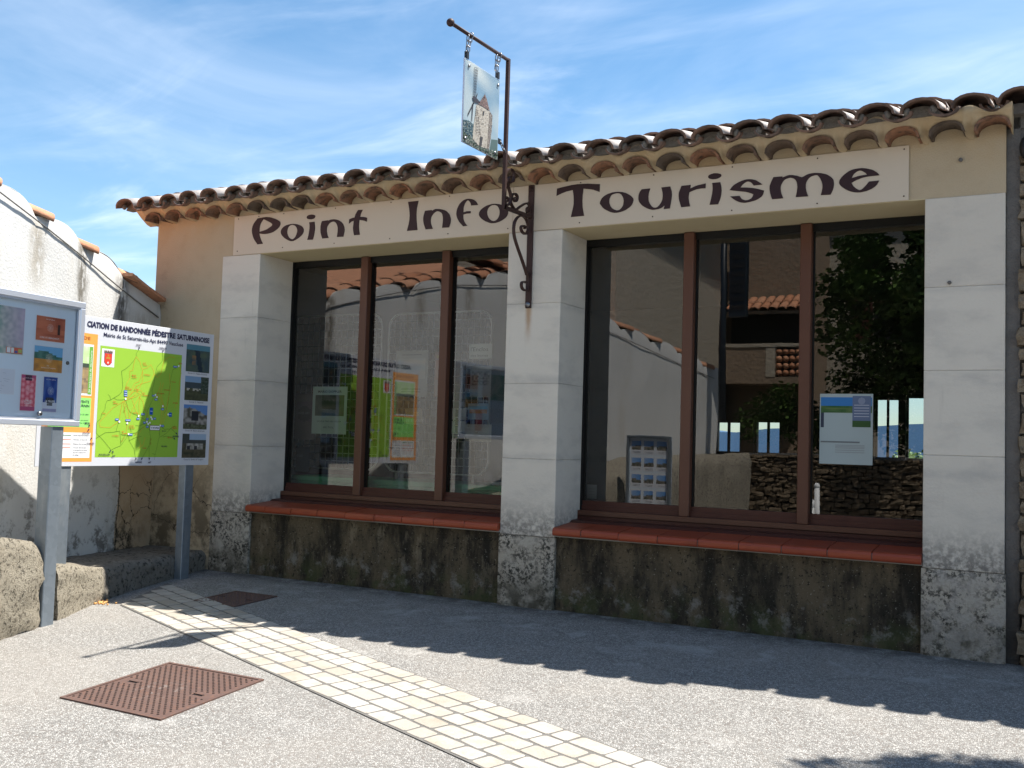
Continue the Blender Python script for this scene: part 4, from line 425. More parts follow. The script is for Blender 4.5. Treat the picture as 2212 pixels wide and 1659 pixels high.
# ================================================================== GROUND
def ground_sheet():
    ys = [-300, -60, -20, -12, -9]+[-9+.25*i for i in range(1, 36)]+[-.1, 0, .3, 1, 3, 5.6]
    xs = [-300, -60, -20, -12, -8]+[-7+.5*i for i in range(22)]+[6, 12, 60, 300]
    m = MB(); vs = [(x, y, gz(y)) for y in ys for x in xs]; nx = len(xs)
    m.add(vs, [(j*nx+i, j*nx+i+1, (j+1)*nx+i+1, (j+1)*nx+i) for j in range(len(ys)-1) for i in range(nx-1)])
    return tag(m.build('ground', 'ground', fixn=False), kind='structure')
ground_sheet()
# the land falls away behind the building; hills far off (seen through the room's back windows)
m = MB(); ys = [5.6, 6.5, 9, 20, 60, 160, 400]; zs = [0, -1.2, -2.6, -6, -12, -16, -18]; xs = [-400, -100, -30, -10, 0, 10, 30, 100, 400]
m.add([(x, y, z) for y, z in zip(ys, zs) for x in xs], [(j*9+i, j*9+i+1, (j+1)*9+i+1, (j+1)*9+i) for j in range(6) for i in range(8)])
tag(m.build('hillside', 'hill', fixn=False), kind='structure')
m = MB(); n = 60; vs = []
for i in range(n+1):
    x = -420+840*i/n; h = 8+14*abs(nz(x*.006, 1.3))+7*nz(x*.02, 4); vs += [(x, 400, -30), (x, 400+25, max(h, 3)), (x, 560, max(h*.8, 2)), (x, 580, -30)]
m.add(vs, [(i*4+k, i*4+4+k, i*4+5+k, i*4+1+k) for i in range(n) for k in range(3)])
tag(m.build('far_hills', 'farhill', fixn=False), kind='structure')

# ================================================================== PAVING BAND
E1 = Vector((math.cos(rad(-21.1)), math.sin(rad(-21.1)), 0)); E2 = Vector((E1.y, -E1.x, 0)); B0 = Vector((-4.55, -.60, 0))
def bp(s, t, dz=0):
    p = B0+E1*s+E2*t; return Vector((p.x, p.y, gz(p.y)+dz))
m = MB(); W5 = .53
st = [i*.25 for i in range(27)]
vs = []
for s in st:
    a = -.02 if s > 0 else .0; vs += [bp(max(s, .0)-.02, -.003, .004), bp(max(s, .56)-.0, W5+.003, .004)]
m.add(vs, [(2*i, 2*i+1, 2*i+3, 2*i+2) for i in range(len(st)-1)])
band = tag(m.build('paved_band', 'mortar', fixn=False), kind='structure')
for row in range(5):
    s = .03+.54*(row+.5)/5+random.uniform(-.02, .02); t0 = row*W5/5
    while s < 6.3:
        L = random.choice((.105, .12, .14, .15, .17, .20)); g = .007; tw = W5/5
        jit = lambda a=.0035: random.uniform(-a, a)
        q = [(s+g, t0+g), (s+L-g, t0+g), (s+L-g, t0+tw-g), (s+g, t0+tw-g)]
        cr = .009; pts = []
        for k in range(4):   # worn, rounded corners
            p, a, b = q[k], q[k-1], q[(k+1) % 4]
            ja, jb = jit(), jit()
            for w_ in (a, b):
                d = math.hypot(w_[0]-p[0], w_[1]-p[1]); pts.append((p[0]+(w_[0]-p[0])/d*cr+ja, p[1]+(w_[1]-p[1])/d*cr+jb))
        cx, cy = s+L/2, t0+tw/2; h = .0068+jit(.0006)
        vs = [bp(*p, .0) for p in pts]+[bp(*p, h-.0015) for p in pts]+[bp(cx+(p[0]-cx)*.96, cy+(p[1]-cy)*.95, h) for p in pts]
        n8 = len(pts); fs = [(k, (k+1) % n8, n8+(k+1) % n8, n8+k) for k in range(n8)]+[(n8+k, n8+(k+1) % n8, 2*n8+(k+1) % n8, 2*n8+k) for k in range(n8)]+[tuple(range(2*n8, 3*n8))]
        MB().add(vs, fs).build('paving_stone', 'paver', band, loc=bp(cx, cy))
        s += L

# ================================================================== MANHOLE COVERS
def manhole(x0, y0, x1, y1, label, studs, skew=0):
    cx, cy = (x0+x1)/2, (y0+y1)/2; zc = gz(cy)
    t = empty('manhole_cover', (cx, cy, zc), label, 'manhole cover')
    def P(x, y, dz): return (x+skew*(y-cy), y, gz(y)+dz)
    def slab(a, b, c, d, z0, z1):
        return [P(a, b, z0), P(c, b, z0), P(c, d, z0), P(a, d, z0), P(a, b, z1), P(c, b, z1), P(c, d, z1), P(a, d, z1)]
    F6 = [(0, 3, 2, 1), (4, 5, 6, 7), (0, 1, 5, 4), (1, 2, 6, 5), (2, 3, 7, 6), (3, 0, 4, 7)]
    m = MB(); w = .018
    for a in ((x0, y0, x1, y0+w), (x0, y1-w, x1, y1), (x0, y0+w, x0+w, y1-w), (x1-w, y0+w, x1, y1-w)): m.add(slab(*a[:2], *a[2:], -.01, .007), F6)
    m.build('frame', 'rust', t)
    i = w+.005; m = MB(); m.add(slab(x0+i, y0+i, x1-i, y1-i, -.01, .005), F6); m.build('plate', 'rust', t)
    m = MB(); n = studs; dxs = (x1-x0-2*i-.02)/n; dys = (y1-y0-2*i-.02)/n
    for a in range(n):
        for b in range(n):
            px = x0+i+.01+(a+.5)*dxs; py = y0+i+.01+(b+.5)*dys
            if abs(px-cx) > (x1-x0)*.26 and abs(py-cy) < .03: continue
            for q in ((0, 0, 1), (dxs*.5, dys*.5, -1)):
                l, wd = dxs*.34, dys*.13; ca, sa = math.cos(rad(45*q[2])), math.sin(rad(45*q[2]))
                c4 = [(-l/2, -wd), (l/2, -wd), (l/2, wd), (-l/2, wd)]
                c4 = [(px+q[0]-dxs*.25+u*ca-v*sa, py+q[1]-dys*.25+u*sa+v*ca) for u, v in c4]
                m.add([P(*p, .005) for p in c4]+[P(px+q[0]-dxs*.25+(p[0]-px-q[0]+dxs*.25)*.6, py+q[1]-dys*.25+(p[1]-py-q[1]+dys*.25)*.6, .0085) for p in c4], [(0, 1, 5, 4), (1, 2, 6, 5), (2, 3, 7, 6), (3, 0, 4, 7), (4, 5, 6, 7)])
    tag(m.build('tread_pattern', 'tread_shade' if studs > 12 else 'rust', t), kind='stuff')
    for sx in (-1, 1):
        px = cx+sx*(x1-x0)*.33; m = MB(); m.add(slab(px-.03, cy-.011, px+.03, cy+.011, .003, .0056), F6); h = m.build('keyhole', 'black', t)
        m = MB(); m.add(slab(px-.026, cy-.004, px+.026, cy+.004, .0058, .010), F6); m.build('lifting_bar', 'rust', h)
manhole(-2.815, -2.835, -2.185, -2.16, 'large square rusty manhole cover in the sunlit pebble paving', 16, -.08)
manhole(-3.93, -.96, -3.555, -.565, 'small dark manhole cover in shade beside the pale paving stones', 9)

# ================================================================== BUILDING
XL, XR = -5.5, .833; XA, XB, XC, XD, XE = -4.755, -4.363, -2.167, -1.769, .434; ZT, ZL = 2.457, .459; DG = .40
bld = empty('tourist_office', (-2.3, .2, 0), 'low ochre tourist office with stone pillars and curved clay tile roof', 'building')
m = MB()
m.box(XL, 0, -.3, XA, DG, ZT)                       # left of the pillar
m.box(XL, 0, ZT, XR, DG, 2.90)                      # over the windows
m.box(XL, DG, -.3, XL+.25, 5.2, 2.90)               # left side wall
m.box(XR-.25, DG, -.3, XR, 5.2, 2.90)
m.build('wall', 'ochre', bld)
m = MB()
for a, b in ((XB, XC), (XD, XE)): m.add([(a, -.001, ZT-.002), (b, -.001, ZT-.002), (b, DG, ZT-.004), (a, DG, ZT-.004), (a, -.001, ZT+.004), (b, -.001, ZT+.004), (b, DG, ZT+.0), (a, DG, ZT+.0)], [(0, 3, 2, 1), (4, 5, 6, 7), (0, 1, 5, 4), (1, 2, 6, 5), (2, 3, 7, 6), (3, 0, 4, 7)])
m.build('soffit', 'soffit', bld)
def pillar(a, b, joints):
    p = MB(); p.box(a+.012, .012, ZL-.02, b-.012, DG, ZT-.01); core = p.build('pillar', 'stone', bld)
    zs = [ZL]+joints+[ZT]
    for z0, z1 in zip(zs, zs[1:]): MB().bbox(a, -.005, z0+.0005, b, DG-.002, z1-.0005, .0025).build('stone_block', 'stone', core, loc=((a+b)/2, 0, z0))
    # plinth block, rough edged
    q = MB(); nx, nzz = 12, 14; vs = []
    for j in range(nzz+1):
        for i in range(nx+1):
            x = a-.006+(b-a+.012)*i/nx; z = -.12+(ZL+.118)*j/nzz; e = -.016+.006*nz(x, z, 0, 9)+.005*nz(x, z, 3, 25)
            if i in (0, nx) or j == nzz: e += .010
            vs.append((x, e, z))
    fs = [(j*(nx+1)+i, j*(nx+1)+i+1, (j+1)*(nx+1)+i+1, (j+1)*(nx+1)+i) for j in range(nzz) for i in range(nx)]
    q.add(vs, fs, 0, True); q.box(a-.006, -.006, -.12, b+.006, DG-.1, ZL-.003); q.build('plinth', 'plinth', bld, fixn=False)
pillar(XA, XB, [.97, 1.476, 1.966]); pillar(XC, XD, [.957, 1.45, 1.977]); pillar(XE, XR-.002, [1.062, 1.517, 1.969])
def apron(a, b):
    m = MB(); nx, nzz = int((b-a)/.05), 12; vs = []
    for j in range(nzz+1):
        for i in range(nx+1):
            x = a+(b-a)*i/nx; z = -.12+(.468+.12)*j/nzz; vs.append((x, .016+.006*nz(x, z, 1, 5)+.004*nz(x, z, 2, 16), z))
    m.add(vs, [(j*(nx+1)+i, j*(nx+1)+i+1, (j+1)*(nx+1)+i+1, (j+1)*(nx+1)+i) for j in range(nzz) for i in range(nx)], 0, True)
    m.box(a, .03, -.12, b, DG-.01, .468); m.build('apron_wall', 'grime', bld, fixn=False)
apron(XB, XC); apron(XD, XE)
# sills of glazed tiles
def sill(a, b, joints):
    m = MB(); m.box(a+.002, -.012, .468, b-.002, .24, .484); m.box(a+.004, -.030, .484, b-.004, .2, .515); s = m.build('window_sill', 'grout', bld)
    js = [a-(.012 if a < -4 else .0)]+joints+[b+(.0)]
    for x0, x1 in zip(js, js[1:]):
        prof = [(-.040, .492), (-.037, .482), (-.028, .476), (.225, .486), (.225, .547), (-.02, .527), (-.034, .52), (-.040, .508)]
        j = random.uniform(-.002, .002)
        MB().prism([(p[0]+j, p[1]+j*.5) for p in prof], 'x', x0+.003, x1-.003).build('sill_tile', 'sill', s, loc=((x0+x1)/2, 0, .5))
sill(XB, XC, [-4.177, -3.926, -3.679, -3.423, -3.167, -2.931, -2.67, -2.425]); sill(XD, XE, [-1.568, -1.313, -1.058, -.807, -.559, -.312, -.058, .18])
def window(a, b, mull):
    m = MB(); m.box(a+.002, .335, .585, b-.002, .43, .622); f = m.build('shop_window', 'wood', bld)
    for q in ((a+.002, a+.014), (b-.014, b-.002)): MB().box(q[0], .37, .6225, q[1], .43, ZT-.006).build('jamb', 'gasket', f)
    MB().box(a+.014, .375, 2.405, b-.014, .43, ZT-.006).build('head_rail', 'gasket', f)
    MB().prism([(.215, .546), (.24, .560), (.335, .566), (.335, .590), (.40, .590), (.40, .53), (.215, .53)], 'x', a+.003, b-.003).build('timber_board', 'wood_dark', f)
    xs = [a+.014]+[v for c in mull for v in (c-.034, c+.034)]+[b-.014]
    for c in mull: MB().bbox(c-.034, .342, .6225, c+.034, .44, ZT-.007, .004).build('mullion', 'wood', f)
    for i in range(0, len(xs), 2):
        x0, x1 = xs[i], xs[i+1]
        q = MB(); q.box(x0, .372, .6225, x1, .43, .655); q.box(x0, .382, .655, x1, .43, .686); q.build('sash_rail', 'wood_dark', f)
        q = MB(); q.box(x0, .392, .686, x0+.009, .43, 2.405); q.box(x1-.009, .392, .686, x1, .43, 2.405); q.build('glazing_strip', 'gasket', f)
        q = MB(); q.add([(x0+.009, DG, .686), (x1-.009, DG, .686), (x1-.009, DG, 2.405), (x0+.009, DG, 2.405)], [(0, 1, 2, 3)]); q.build('pane', 'glass', f, fixn=False)
window(XB, XC, [-3.625, -2.886]); window(XD, XE, [-1.030, -.285])

# interior room (dark), with windows in its back wall looking out on the far hills
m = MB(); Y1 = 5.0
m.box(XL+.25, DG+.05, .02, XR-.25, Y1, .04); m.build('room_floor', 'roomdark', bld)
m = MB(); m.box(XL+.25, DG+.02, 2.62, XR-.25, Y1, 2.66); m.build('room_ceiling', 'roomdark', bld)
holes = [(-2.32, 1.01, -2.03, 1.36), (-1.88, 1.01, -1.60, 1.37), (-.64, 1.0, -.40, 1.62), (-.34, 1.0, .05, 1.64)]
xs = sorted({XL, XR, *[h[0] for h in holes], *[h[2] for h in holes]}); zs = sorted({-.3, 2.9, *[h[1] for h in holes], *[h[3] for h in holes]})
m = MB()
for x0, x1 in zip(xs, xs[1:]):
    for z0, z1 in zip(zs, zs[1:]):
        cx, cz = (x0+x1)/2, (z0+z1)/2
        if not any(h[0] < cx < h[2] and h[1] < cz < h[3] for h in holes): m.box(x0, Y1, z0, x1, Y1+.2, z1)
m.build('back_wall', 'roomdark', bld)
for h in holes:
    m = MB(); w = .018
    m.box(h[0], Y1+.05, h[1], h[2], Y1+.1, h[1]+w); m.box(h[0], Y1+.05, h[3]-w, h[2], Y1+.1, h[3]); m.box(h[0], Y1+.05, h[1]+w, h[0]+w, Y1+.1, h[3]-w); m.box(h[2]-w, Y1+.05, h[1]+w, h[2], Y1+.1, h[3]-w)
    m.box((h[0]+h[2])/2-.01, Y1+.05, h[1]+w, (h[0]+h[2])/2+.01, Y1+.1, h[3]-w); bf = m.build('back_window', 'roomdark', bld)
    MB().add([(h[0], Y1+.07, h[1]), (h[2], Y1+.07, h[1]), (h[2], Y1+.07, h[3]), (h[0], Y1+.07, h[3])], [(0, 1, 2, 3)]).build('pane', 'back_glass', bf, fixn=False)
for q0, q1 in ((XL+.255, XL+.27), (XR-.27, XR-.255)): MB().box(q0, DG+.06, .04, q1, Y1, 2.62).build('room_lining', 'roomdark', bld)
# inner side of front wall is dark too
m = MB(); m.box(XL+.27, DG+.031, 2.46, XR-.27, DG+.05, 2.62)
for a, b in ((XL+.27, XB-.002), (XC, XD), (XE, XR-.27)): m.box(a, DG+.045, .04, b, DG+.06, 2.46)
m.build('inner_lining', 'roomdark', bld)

# ================================================================== GENOISE CORNICE
PG = .221
gx = [-5.416+PG*k for k in range(29)]
def arch_mesh(w0, h0, w1, h1, L, th, n=9, inv=False):
    """half-barrel tile along +y, low end at y=0; faces: outer mat 0, inner + rims mat 1"""
    vs = []; fs = []; mi = []
    sgn = -1 if inv else 1
    for (y, w, h) in ((0, w0, h0), (L*.5, (w0+w1)/2, (h0+h1)/2), (L, w1, h1)):
        for (dw, dh) in ((0, 0), (th, th)):
            for k in range(n+1):
                a = math.pi*k/n; vs.append((math.cos(a)*(w-dw), y, sgn*math.sin(a)**.85*(h-dh)))
    R = n+1
    def idx(s, l, k): return (s*2+l)*R+k
    for s in (0, 1):
        for k in range(n):
            fs.append((idx(s, 0, k), idx(s, 0, k+1), idx(s+1, 0, k+1), idx(s+1, 0, k))); mi.append(1 if inv else 0)
            fs.append((idx(s, 1, k), idx(s+1, 1, k), idx(s+1, 1, k+1), idx(s, 1, k+1))); mi.append(0 if inv else 1)
        for k in (0, n): fs.append((idx(s, 0, k), idx(s+1, 0, k), idx(s+1, 1, k), idx(s, 1, k))); mi.append(1)
    for s in (0, 2):
        for k in range(n): fs.append((idx(s, 0, k), idx(s, 1, k), idx(s, 1, k+1), idx(s, 0, k+1))); mi.append(1)
    return vs, fs, mi
def arch_obj(name, mats, *a, **k):
    vs, fs, mi = arch_mesh(*a, **k); m = MB(); m.v = vs; m.f = [list(f) for f in fs]; m.mi = mi; m.sm = [True]*len(fs)
    o = m.build(name, mats); sm = [abs(o.data.polygons[i].normal.y) < .5 for i in range(len(fs))]; o.data.polygons.foreach_set('use_smooth', sm); return o
ZG = 2.773
corn = None
for k, x in enumerate(gx):
    p = (x+random.uniform(-.005, .005), -.134+random.uniform(-.006, .004), ZG+random.uniform(-.003, .003)); r = (rad(random.uniform(-1.5, 1.5)), rad(random.uniform(-4, 4)), rad(random.uniform(-2, 2)))
    if corn is None:
        corn = arch_obj('cornice_tile', ['tile_cornice', 'tile_cornice'], .089, .067, .089, .067, .17, .012); corn.parent = bld; corn.location = Vector(p)-wloc(bld); corn.rotation_euler = r
    else: share(corn, 'cornice_tile', p, bld, r)
# plaster between the cornice tiles and the roof edge
PT = .2319; tx = [-5.599+PT*k for k in range(0, 39)]
m = MB(); N = 820; X0, X1 = -5.60, .868; low = []; up = []
for i in range(N+1):
    x = X0+(X1-X0)*i/N; d = min(abs(x-g) for g in gx); z = ZG+.004
    if d < .0865: z = ZG+math.sqrt(max(0, 1-(d/.0885)**2))**.85*.0655
    low.append((x, z)); c = math.cos(2*math.pi*(x-tx[0])/PT); up.append((x, 2.874+.026*c+.004*nz(x, 0, 0, 7)))
rows = []
for j, t in enumerate((0, .33, .66, 1)):
    rows.append([(low[i][0], -.123-.045*t**1.6+.004*nz(low[i][0], t, 5, 6), low[i][1]*(1-t)+up[i][1]*t) for i in range(N+1)])
foot = lambda x: max(0, min(1, (min(abs(x-g) for g in gx)-.080)/.022))
rows[0] = [(p[0], p[1]*(1-.72*foot(p[0])), p[2]-.006*foot(p[0])) for p in rows[0]]
rows[1] = [(p[0], p[1]*(1-.22*foot(p[0])), p[2]) for p in rows[1]]
rows = [[(p[0], .004, p[2]-.012*foot(p[0])) for p in rows[0]]]+rows+[[(p[0], .03, p[2]+.03) for p in rows[-1]]]
vs = [p for r in rows for p in r]; n1 = N+1
m.add(vs, [(j*n1+i, j*n1+i+1, (j+1)*n1+i+1, (j+1)*n1+i) for j in range(len(rows)-1) for i in range(N)], 0, True)
for i in (0, N): m.add([r[i] for r in rows], [tuple(range(len(rows)))])
m.build('cornice_plaster', 'ochre', bld, fixn=False)
# return of the cornice along the left gable
m = MB(); m.box(-5.6, .0, ZG+.005, XL, 5.2, 2.87); m.build('gable_cornice', 'ochre', bld)

# ================================================================== ROOF
SL = .287; ang = math.atan(SL)
roof = MB().prism([(.02, 2.80), (.02, 2.90), (2.6, 2.9+SL*2.58), (5.4, 2.9), (5.4, 2.80)], 'x', -5.66, 3.2).build('roof', 'dmortar', bld)
covers = [arch_obj('roof_tile', ['tile_top', 'tile_under'], .102+d, .070+d*.6, .086, .058, .44, .013) for d in (0, .003, -.003)]
chans = [arch_obj('channel_tile', ['tile_top', 'tile_under'], .072+d, .046, .080, .050, .44, .012, inv=True) for d in (0, .003)]
first = set()
def put(base, name, p, r):
    if base.name in first: return share(base, name, p, roof, r)
    first.add(base.name); base.parent = roof; base.location = Vector(p)-wloc(roof); base.rotation_euler = r; return base
for i, x in enumerate(tx):
    back = .0 if x < .55 else .16
    for c in range(5):
        yy = -.25+back+c*.345*math.cos(ang)+random.uniform(-.02, .014); zz_ = 2.872+SL*(yy+.25)+(.010 if c else 0)
        if i > 0 or True:
            put(random.choice(covers), 'roof_tile', (x+random.uniform(-.006, .006), yy, zz_+random.uniform(-.003, .004)), (ang-rad(2.2 if c else 1.2), rad(random.uniform(-5, 5)), rad(random.uniform(-2.6, 2.6))))
        if c < 2: put(random.choice(chans), 'channel_tile', (x+PT/2+random.uniform(-.004, .004), -.236+back+c*.345*math.cos(ang), 2.882+SL*(back+c*.345*math.cos(ang))), (ang-rad(1.5), rad(random.uniform(-2, 2)), rad(random.uniform(-1, 1))))
# mortar plugs under the cover tiles
m = MB()
for x in tx:
    back = .0 if x < .55 else .16
    pl_ = [(x+.092*math.cos(math.pi*k/10)*(1+.1*random.random()), 2.868+.056*math.sin(math.pi*k/10)) for k in range(11)]
    m.prism(pl_, 'y', -.172+back+random.uniform(-.008, .008), -.10+back)
    for sd in (-1, 1): m.sphere((x+sd*.066, -.214+back, 2.886), .020, 7, 4, sc=(1, 1, 1.2))
tag(m.build('tile_bedding', 'dmortar', roof), kind='stuff')
# remaining courses up to the ridge, one corrugated sheet stepped at every course
m = MB(); nx = len(tx)*10
for c in range(5, 9):
    ya = -.25+c*.345*math.cos(ang); yb = ya+.38; vs = []
    for y in (ya, yb):
        for i in range(nx+1):
            x = -5.6+i*.1*PT; q = math.cos(2*math.pi*(x-tx[1])/PT); vs.append((x, y, 2.89+SL*(y+.25)+.045*q+(.015 if y == ya else 0)))
    m.add(vs, [(i, i+1, nx+2+i, nx+1+i) for i in range(nx)], 0, True)
tag(m.build('upper_tiles', 'tile_top', roof, fixn=False), kind='stuff')

# ================================================================== SHOP SIGN
sg = empty('name_sign', (-2.15, 0, 2.6), 'long cream fascia sign with brown Point Info Tourisme lettering', 'sign')
for a, b in ((-4.644, -2.1405), (-2.1385, .350)): MB().bbox(a, -.010, 2.4585, b, -.0055, 2.765, .001).build('sign_panel', 'sign', sg)
def flat_letter(rings):
    cu = bpy.data.curves.new('letter_tmp', 'CURVE'); cu.dimensions = '2D'; cu.fill_mode = 'BOTH'; cu.extrude = .0012
    for ring in rings:
        pts = list(zip(ring[::2], ring[1::2])); sp = cu.splines.new('POLY'); sp.points.add(len(pts)-1); sp.use_cyclic_u = True
        for p, q in zip(sp.points, pts): p.co = (q[0], q[1], 0, 1)
    ob = bpy.data.objects.new('letter_tmp', cu); COL.objects.link(ob); dg = bpy.context.evaluated_depsgraph_get(); dg.update()
    me = ob.evaluated_get(dg).to_mesh(); m = MB().add([(v.co.x, -.0118-v.co.z, v.co.y) for v in me.vertices], [tuple(p.vertices) for p in me.polygons])
    ob.evaluated_get(dg).to_mesh_clear(); bpy.data.objects.remove(ob); bpy.data.curves.remove(cu); return m
for nme, rings in LETTERS:
    cx = sum(rings[0][::2])/(len(rings[0])/2); flat_letter(rings).build('letter', 'letter', sg, loc=(cx, -.012, 2.6))
scr = None
for x, z in SCREWS+[[-4.60, 2.745], [-4.60, 2.49], [.325, 2.745], [.325, 2.482], [-4.39, 2.748], [-3.642, 2.750], [-3.14, 2.750], [-3.14, 2.488]]:
    if scr is None: scr = MB().cyl((x, -.0095, z), (x, -.0125, z), .0042, 8).build('screw', 'iron', sg, loc=(x, -.01, z))
    else: share(scr, 'screw', (x, -.01, z), sg)
# small wall fixings
MB().cyl((.612, -.003, 2.655), (.612, -.012, 2.655), .011, 10).build('wall_plug', 'cement', bld); MB().cyl((.560, -.004, 1.99), (.560, -.014, 1.99), .010, 10).build('wall_plug', 'cement', bld)

# ================================================================== BRACKET AND HANGING SIGN
BX = -2.0
br = empty('sign_bracket', (BX, 0, 2.3), 'brown wrought iron bracket with scrolls bolted to middle pillar', 'bracket')
MB().bbox(BX-.021, -.022, 1.945, BX+.021, -.006, 2.765, .003).build('wall_plate', 'iron', br)
for z in (1.968, 2.735):
    q = MB(); q.cyl((BX, -.022, z), (BX, -.027, z), .016, 14); q.tube([(BX, -.0265, z), (BX, -.034, z)], .009, 6); q.build('bolt', 'steel' if z < 2 else 'iron', br)
MB().tube([(BX, -.02, 2.551), (BX, -.388, 2.538)], 0, flat=((1, 0, 0), .011, .011)).build('lower_arm', 'iron', br)
MB().tube([(BX, -.380, 2.527), (BX, -.380, 3.49)], 0, flat=((1, 0, 0), .011, .011)).build('upright', 'iron', br)
MB().tube([(BX, -.372, 3.482), (BX, -1.055, 3.466)], .0115, 10).build('upper_arm', 'iron', br)
MB().sphere((BX, -1.066, 3.466), .024, 14, 9).build('ball_finial', 'iron', br)
def smooth(pts, n=4):
    out = []; P = [pts[0]]+pts+[pts[-1]]
    for i in range(1, len(P)-2):
        for k in range(n):
            t = k/n; a = [.5*((2*P[i][j])+(-P[i-1][j]+P[i+1][j])*t+(2*P[i-1][j]-5*P[i][j]+4*P[i+1][j]-P[i+2][j])*t*t+(-P[i-1][j]+3*P[i][j]-3*P[i+1][j]+P[i+2][j])*t**3) for j in (0, 1)]
            out.append(a)
    out.append(pts[-1]); return out
for k in ('upper', 'mid', 'low', 'foot', 'small_curl', 'mid2', 'upper_curl', 'mid_curl'):
    pts = [(BX, p[0], p[1]) for p in smooth(SCROLLS[k])]
    MB().tube(pts, 0, flat=((1, 0, 0), .010 if k in ('low', 'foot', 'upper', 'mid') else .008, .0045)).build('scroll', 'iron', br)
hs = empty('hanging_sign', (BX, -.69, 3.06), 'hanging picture sign of a stone windmill with metal edge', 'sign')
YL, YR, ZB, ZTp = -.905, -.486, 2.814, 3.316
MB().bbox(BX-.005, YL, ZB, BX+.005, YR, ZTp, .001).build('panel', 'alu', hs)
pr = Print((BX+.0052, YL, ZB), (0, 1, 0), (0, 0, 1)); Wm, Hm = YR-YL, ZTp-ZB
def skyfn(a, b):
    t = .5+.9*nz(a*1.3+b*.8, b*2.4, 1.5, 1.6); base = lerpc((.26, .34, .38), (.07, .17, .27), (b-.35)*1.1+.2); c = lerpc(base, (.40, .44, .43), t); return c
pr.photo(.003, .003, Wm-.003, Hm-.003, skyfn, 30, 36, 1)
def L(k): return [(p[0]-YL, p[1]-ZB) for p in MILL[k]]
def speckle(poly, cols, n, sz, lv, sd=3):
    rr_ = random.Random(sd); us = [p[0] for p in poly]; vs_ = [p[1] for p in poly]
    def inside(u, v):
        c = False
        for i in range(len(poly)):
            (x1, y1), (x2, y2) = poly[i-1], poly[i]
            if (y1 > v) != (y2 > v) and u < (x2-x1)*(v-y1)/(y2-y1)+x1: c = not c
        return c
    for _ in range(n):
        u, v = rr_.uniform(min(us), max(us)), rr_.uniform(min(vs_), max(vs_))
        if inside(u, v): s_ = sz*rr_.uniform(.5, 1.3); pr.rect(u-s_, v-s_*.7, u+s_, v+s_*.7, rr_.choice(cols), lv)
pr.poly(L('hill'), (.03, .06, .07), 2); speckle(L('hill'), [(.15, .2, .2), (.03, .06, .07), (.3, .33, .3)], 160, .004, 3)
pr.poly(L('hillR'), (.07, .11, .10), 2); pr.poly([(max(.003, min(Wm-.003, p[0])), max(.003, p[1])) for p in L('grass')], (.06, .085, .06), 3); speckle(L('grass'), [(.2, .21, .17), (.03, .05, .03), (.11, .14, .11), (.28, .28, .25)], 420, .005, 4)
pr.poly(L('tower'), (.38, .34, .28), 5); speckle(L('tower'), [(.44, .40, .34), (.27, .23, .19), (.5, .47, .41)], 420, .004, 6)
pr.poly(L('shade'), (.16, .13, .11), 7); speckle(L('shade'), [(.2, .17, .14), (.34, .3, .25)], 160, .004, 8)
pr.poly(L('cap'), (.15, .095, .08), 8); speckle(L('cap'), [(.33, .23, .19), (.16, .11, .1)], 160, .004, 9)
pr.poly(L('door'), (.05, .045, .04), 9); pr.poly(L('window'), (.05, .045, .04), 9)
cap = L('cap')[0]; pr.line([cap, (cap[0], cap[1]+.012)], .003, (.1, .08, .08), 9)
dkc = (.035, .028, .03)
b1 = L('blade1')
for i, j in ((0, 3), (1, 2)): pr.line([b1[i], b1[j]], .0035, dkc, 9)
pr.line([((b1[0][0]+b1[1][0])/2, b1[0][1]), ((b1[2][0]+b1[3][0])/2, b1[3][1])], .004, dkc, 9)
for k in range(11):
    t = k/10; pr.line([(b1[0][0]+(b1[3][0]-b1[0][0])*t, b1[0][1]+(b1[3][1]-b1[0][1])*t), (b1[1][0]+(b1[2][0]-b1[1][0])*t, b1[1][1]+(b1[2][1]-b1[1][1])*t)], .002, dkc, 9)
for k in ('blade2', 'blade3', 'blade4', 'hub'): pr.poly(L(k), dkc, 9)
ld = L('lad')
pr.line([ld[0], ld[3]], .0025, dkc, 10); pr.line([ld[1], ld[2]], .0025, dkc, 10)
for k in range(9):
    t = k/9; pr.line([(ld[0][0]+(ld[3][0]-ld[0][0])*t, ld[0][1]+(ld[3][1]-ld[0][1])*t), (ld[1][0]+(ld[2][0]-ld[1][0])*t, ld[1][1]+(ld[2][1]-ld[1][1])*t)], .002, dkc, 10)
pr.build('windmill_picture', hs)
for p in MILL['bolts']: MB().cyl((BX+.005, p[0], p[1]), (BX+.013, p[0], p[1]), .009, 10).build('bolt', 'steel', hs)
for y0, y1, z0, z1 in ((-.890, -.866, 3.300, 3.362), (-.522, -.498, 3.300, 3.362)): MB().box(BX-.009, y0, z0, BX-.005, y1, z1).box(BX+.0055, y0, 3.317, BX+.009, y1, z1).build('hanging_tab', 'black', hs)
MB().box(BX-.006, YR-.004, 2.921, BX+.006, -.446, 2.951).build('side_tab', 'black', hs)
def link_mesh(L_=.036, w=.0095, r=.0032):
    pts = []; h = L_/2-w
    for k in range(7): a = math.pi*k/6; pts.append((w*math.cos(a), 0, h+w*math.sin(a)))
    for k in range(7): a = math.pi+math.pi*k/6; pts.append((w*math.cos(a), 0, -h+w*math.sin(a)))
    return MB().tube(pts, r, 6, closed=True)
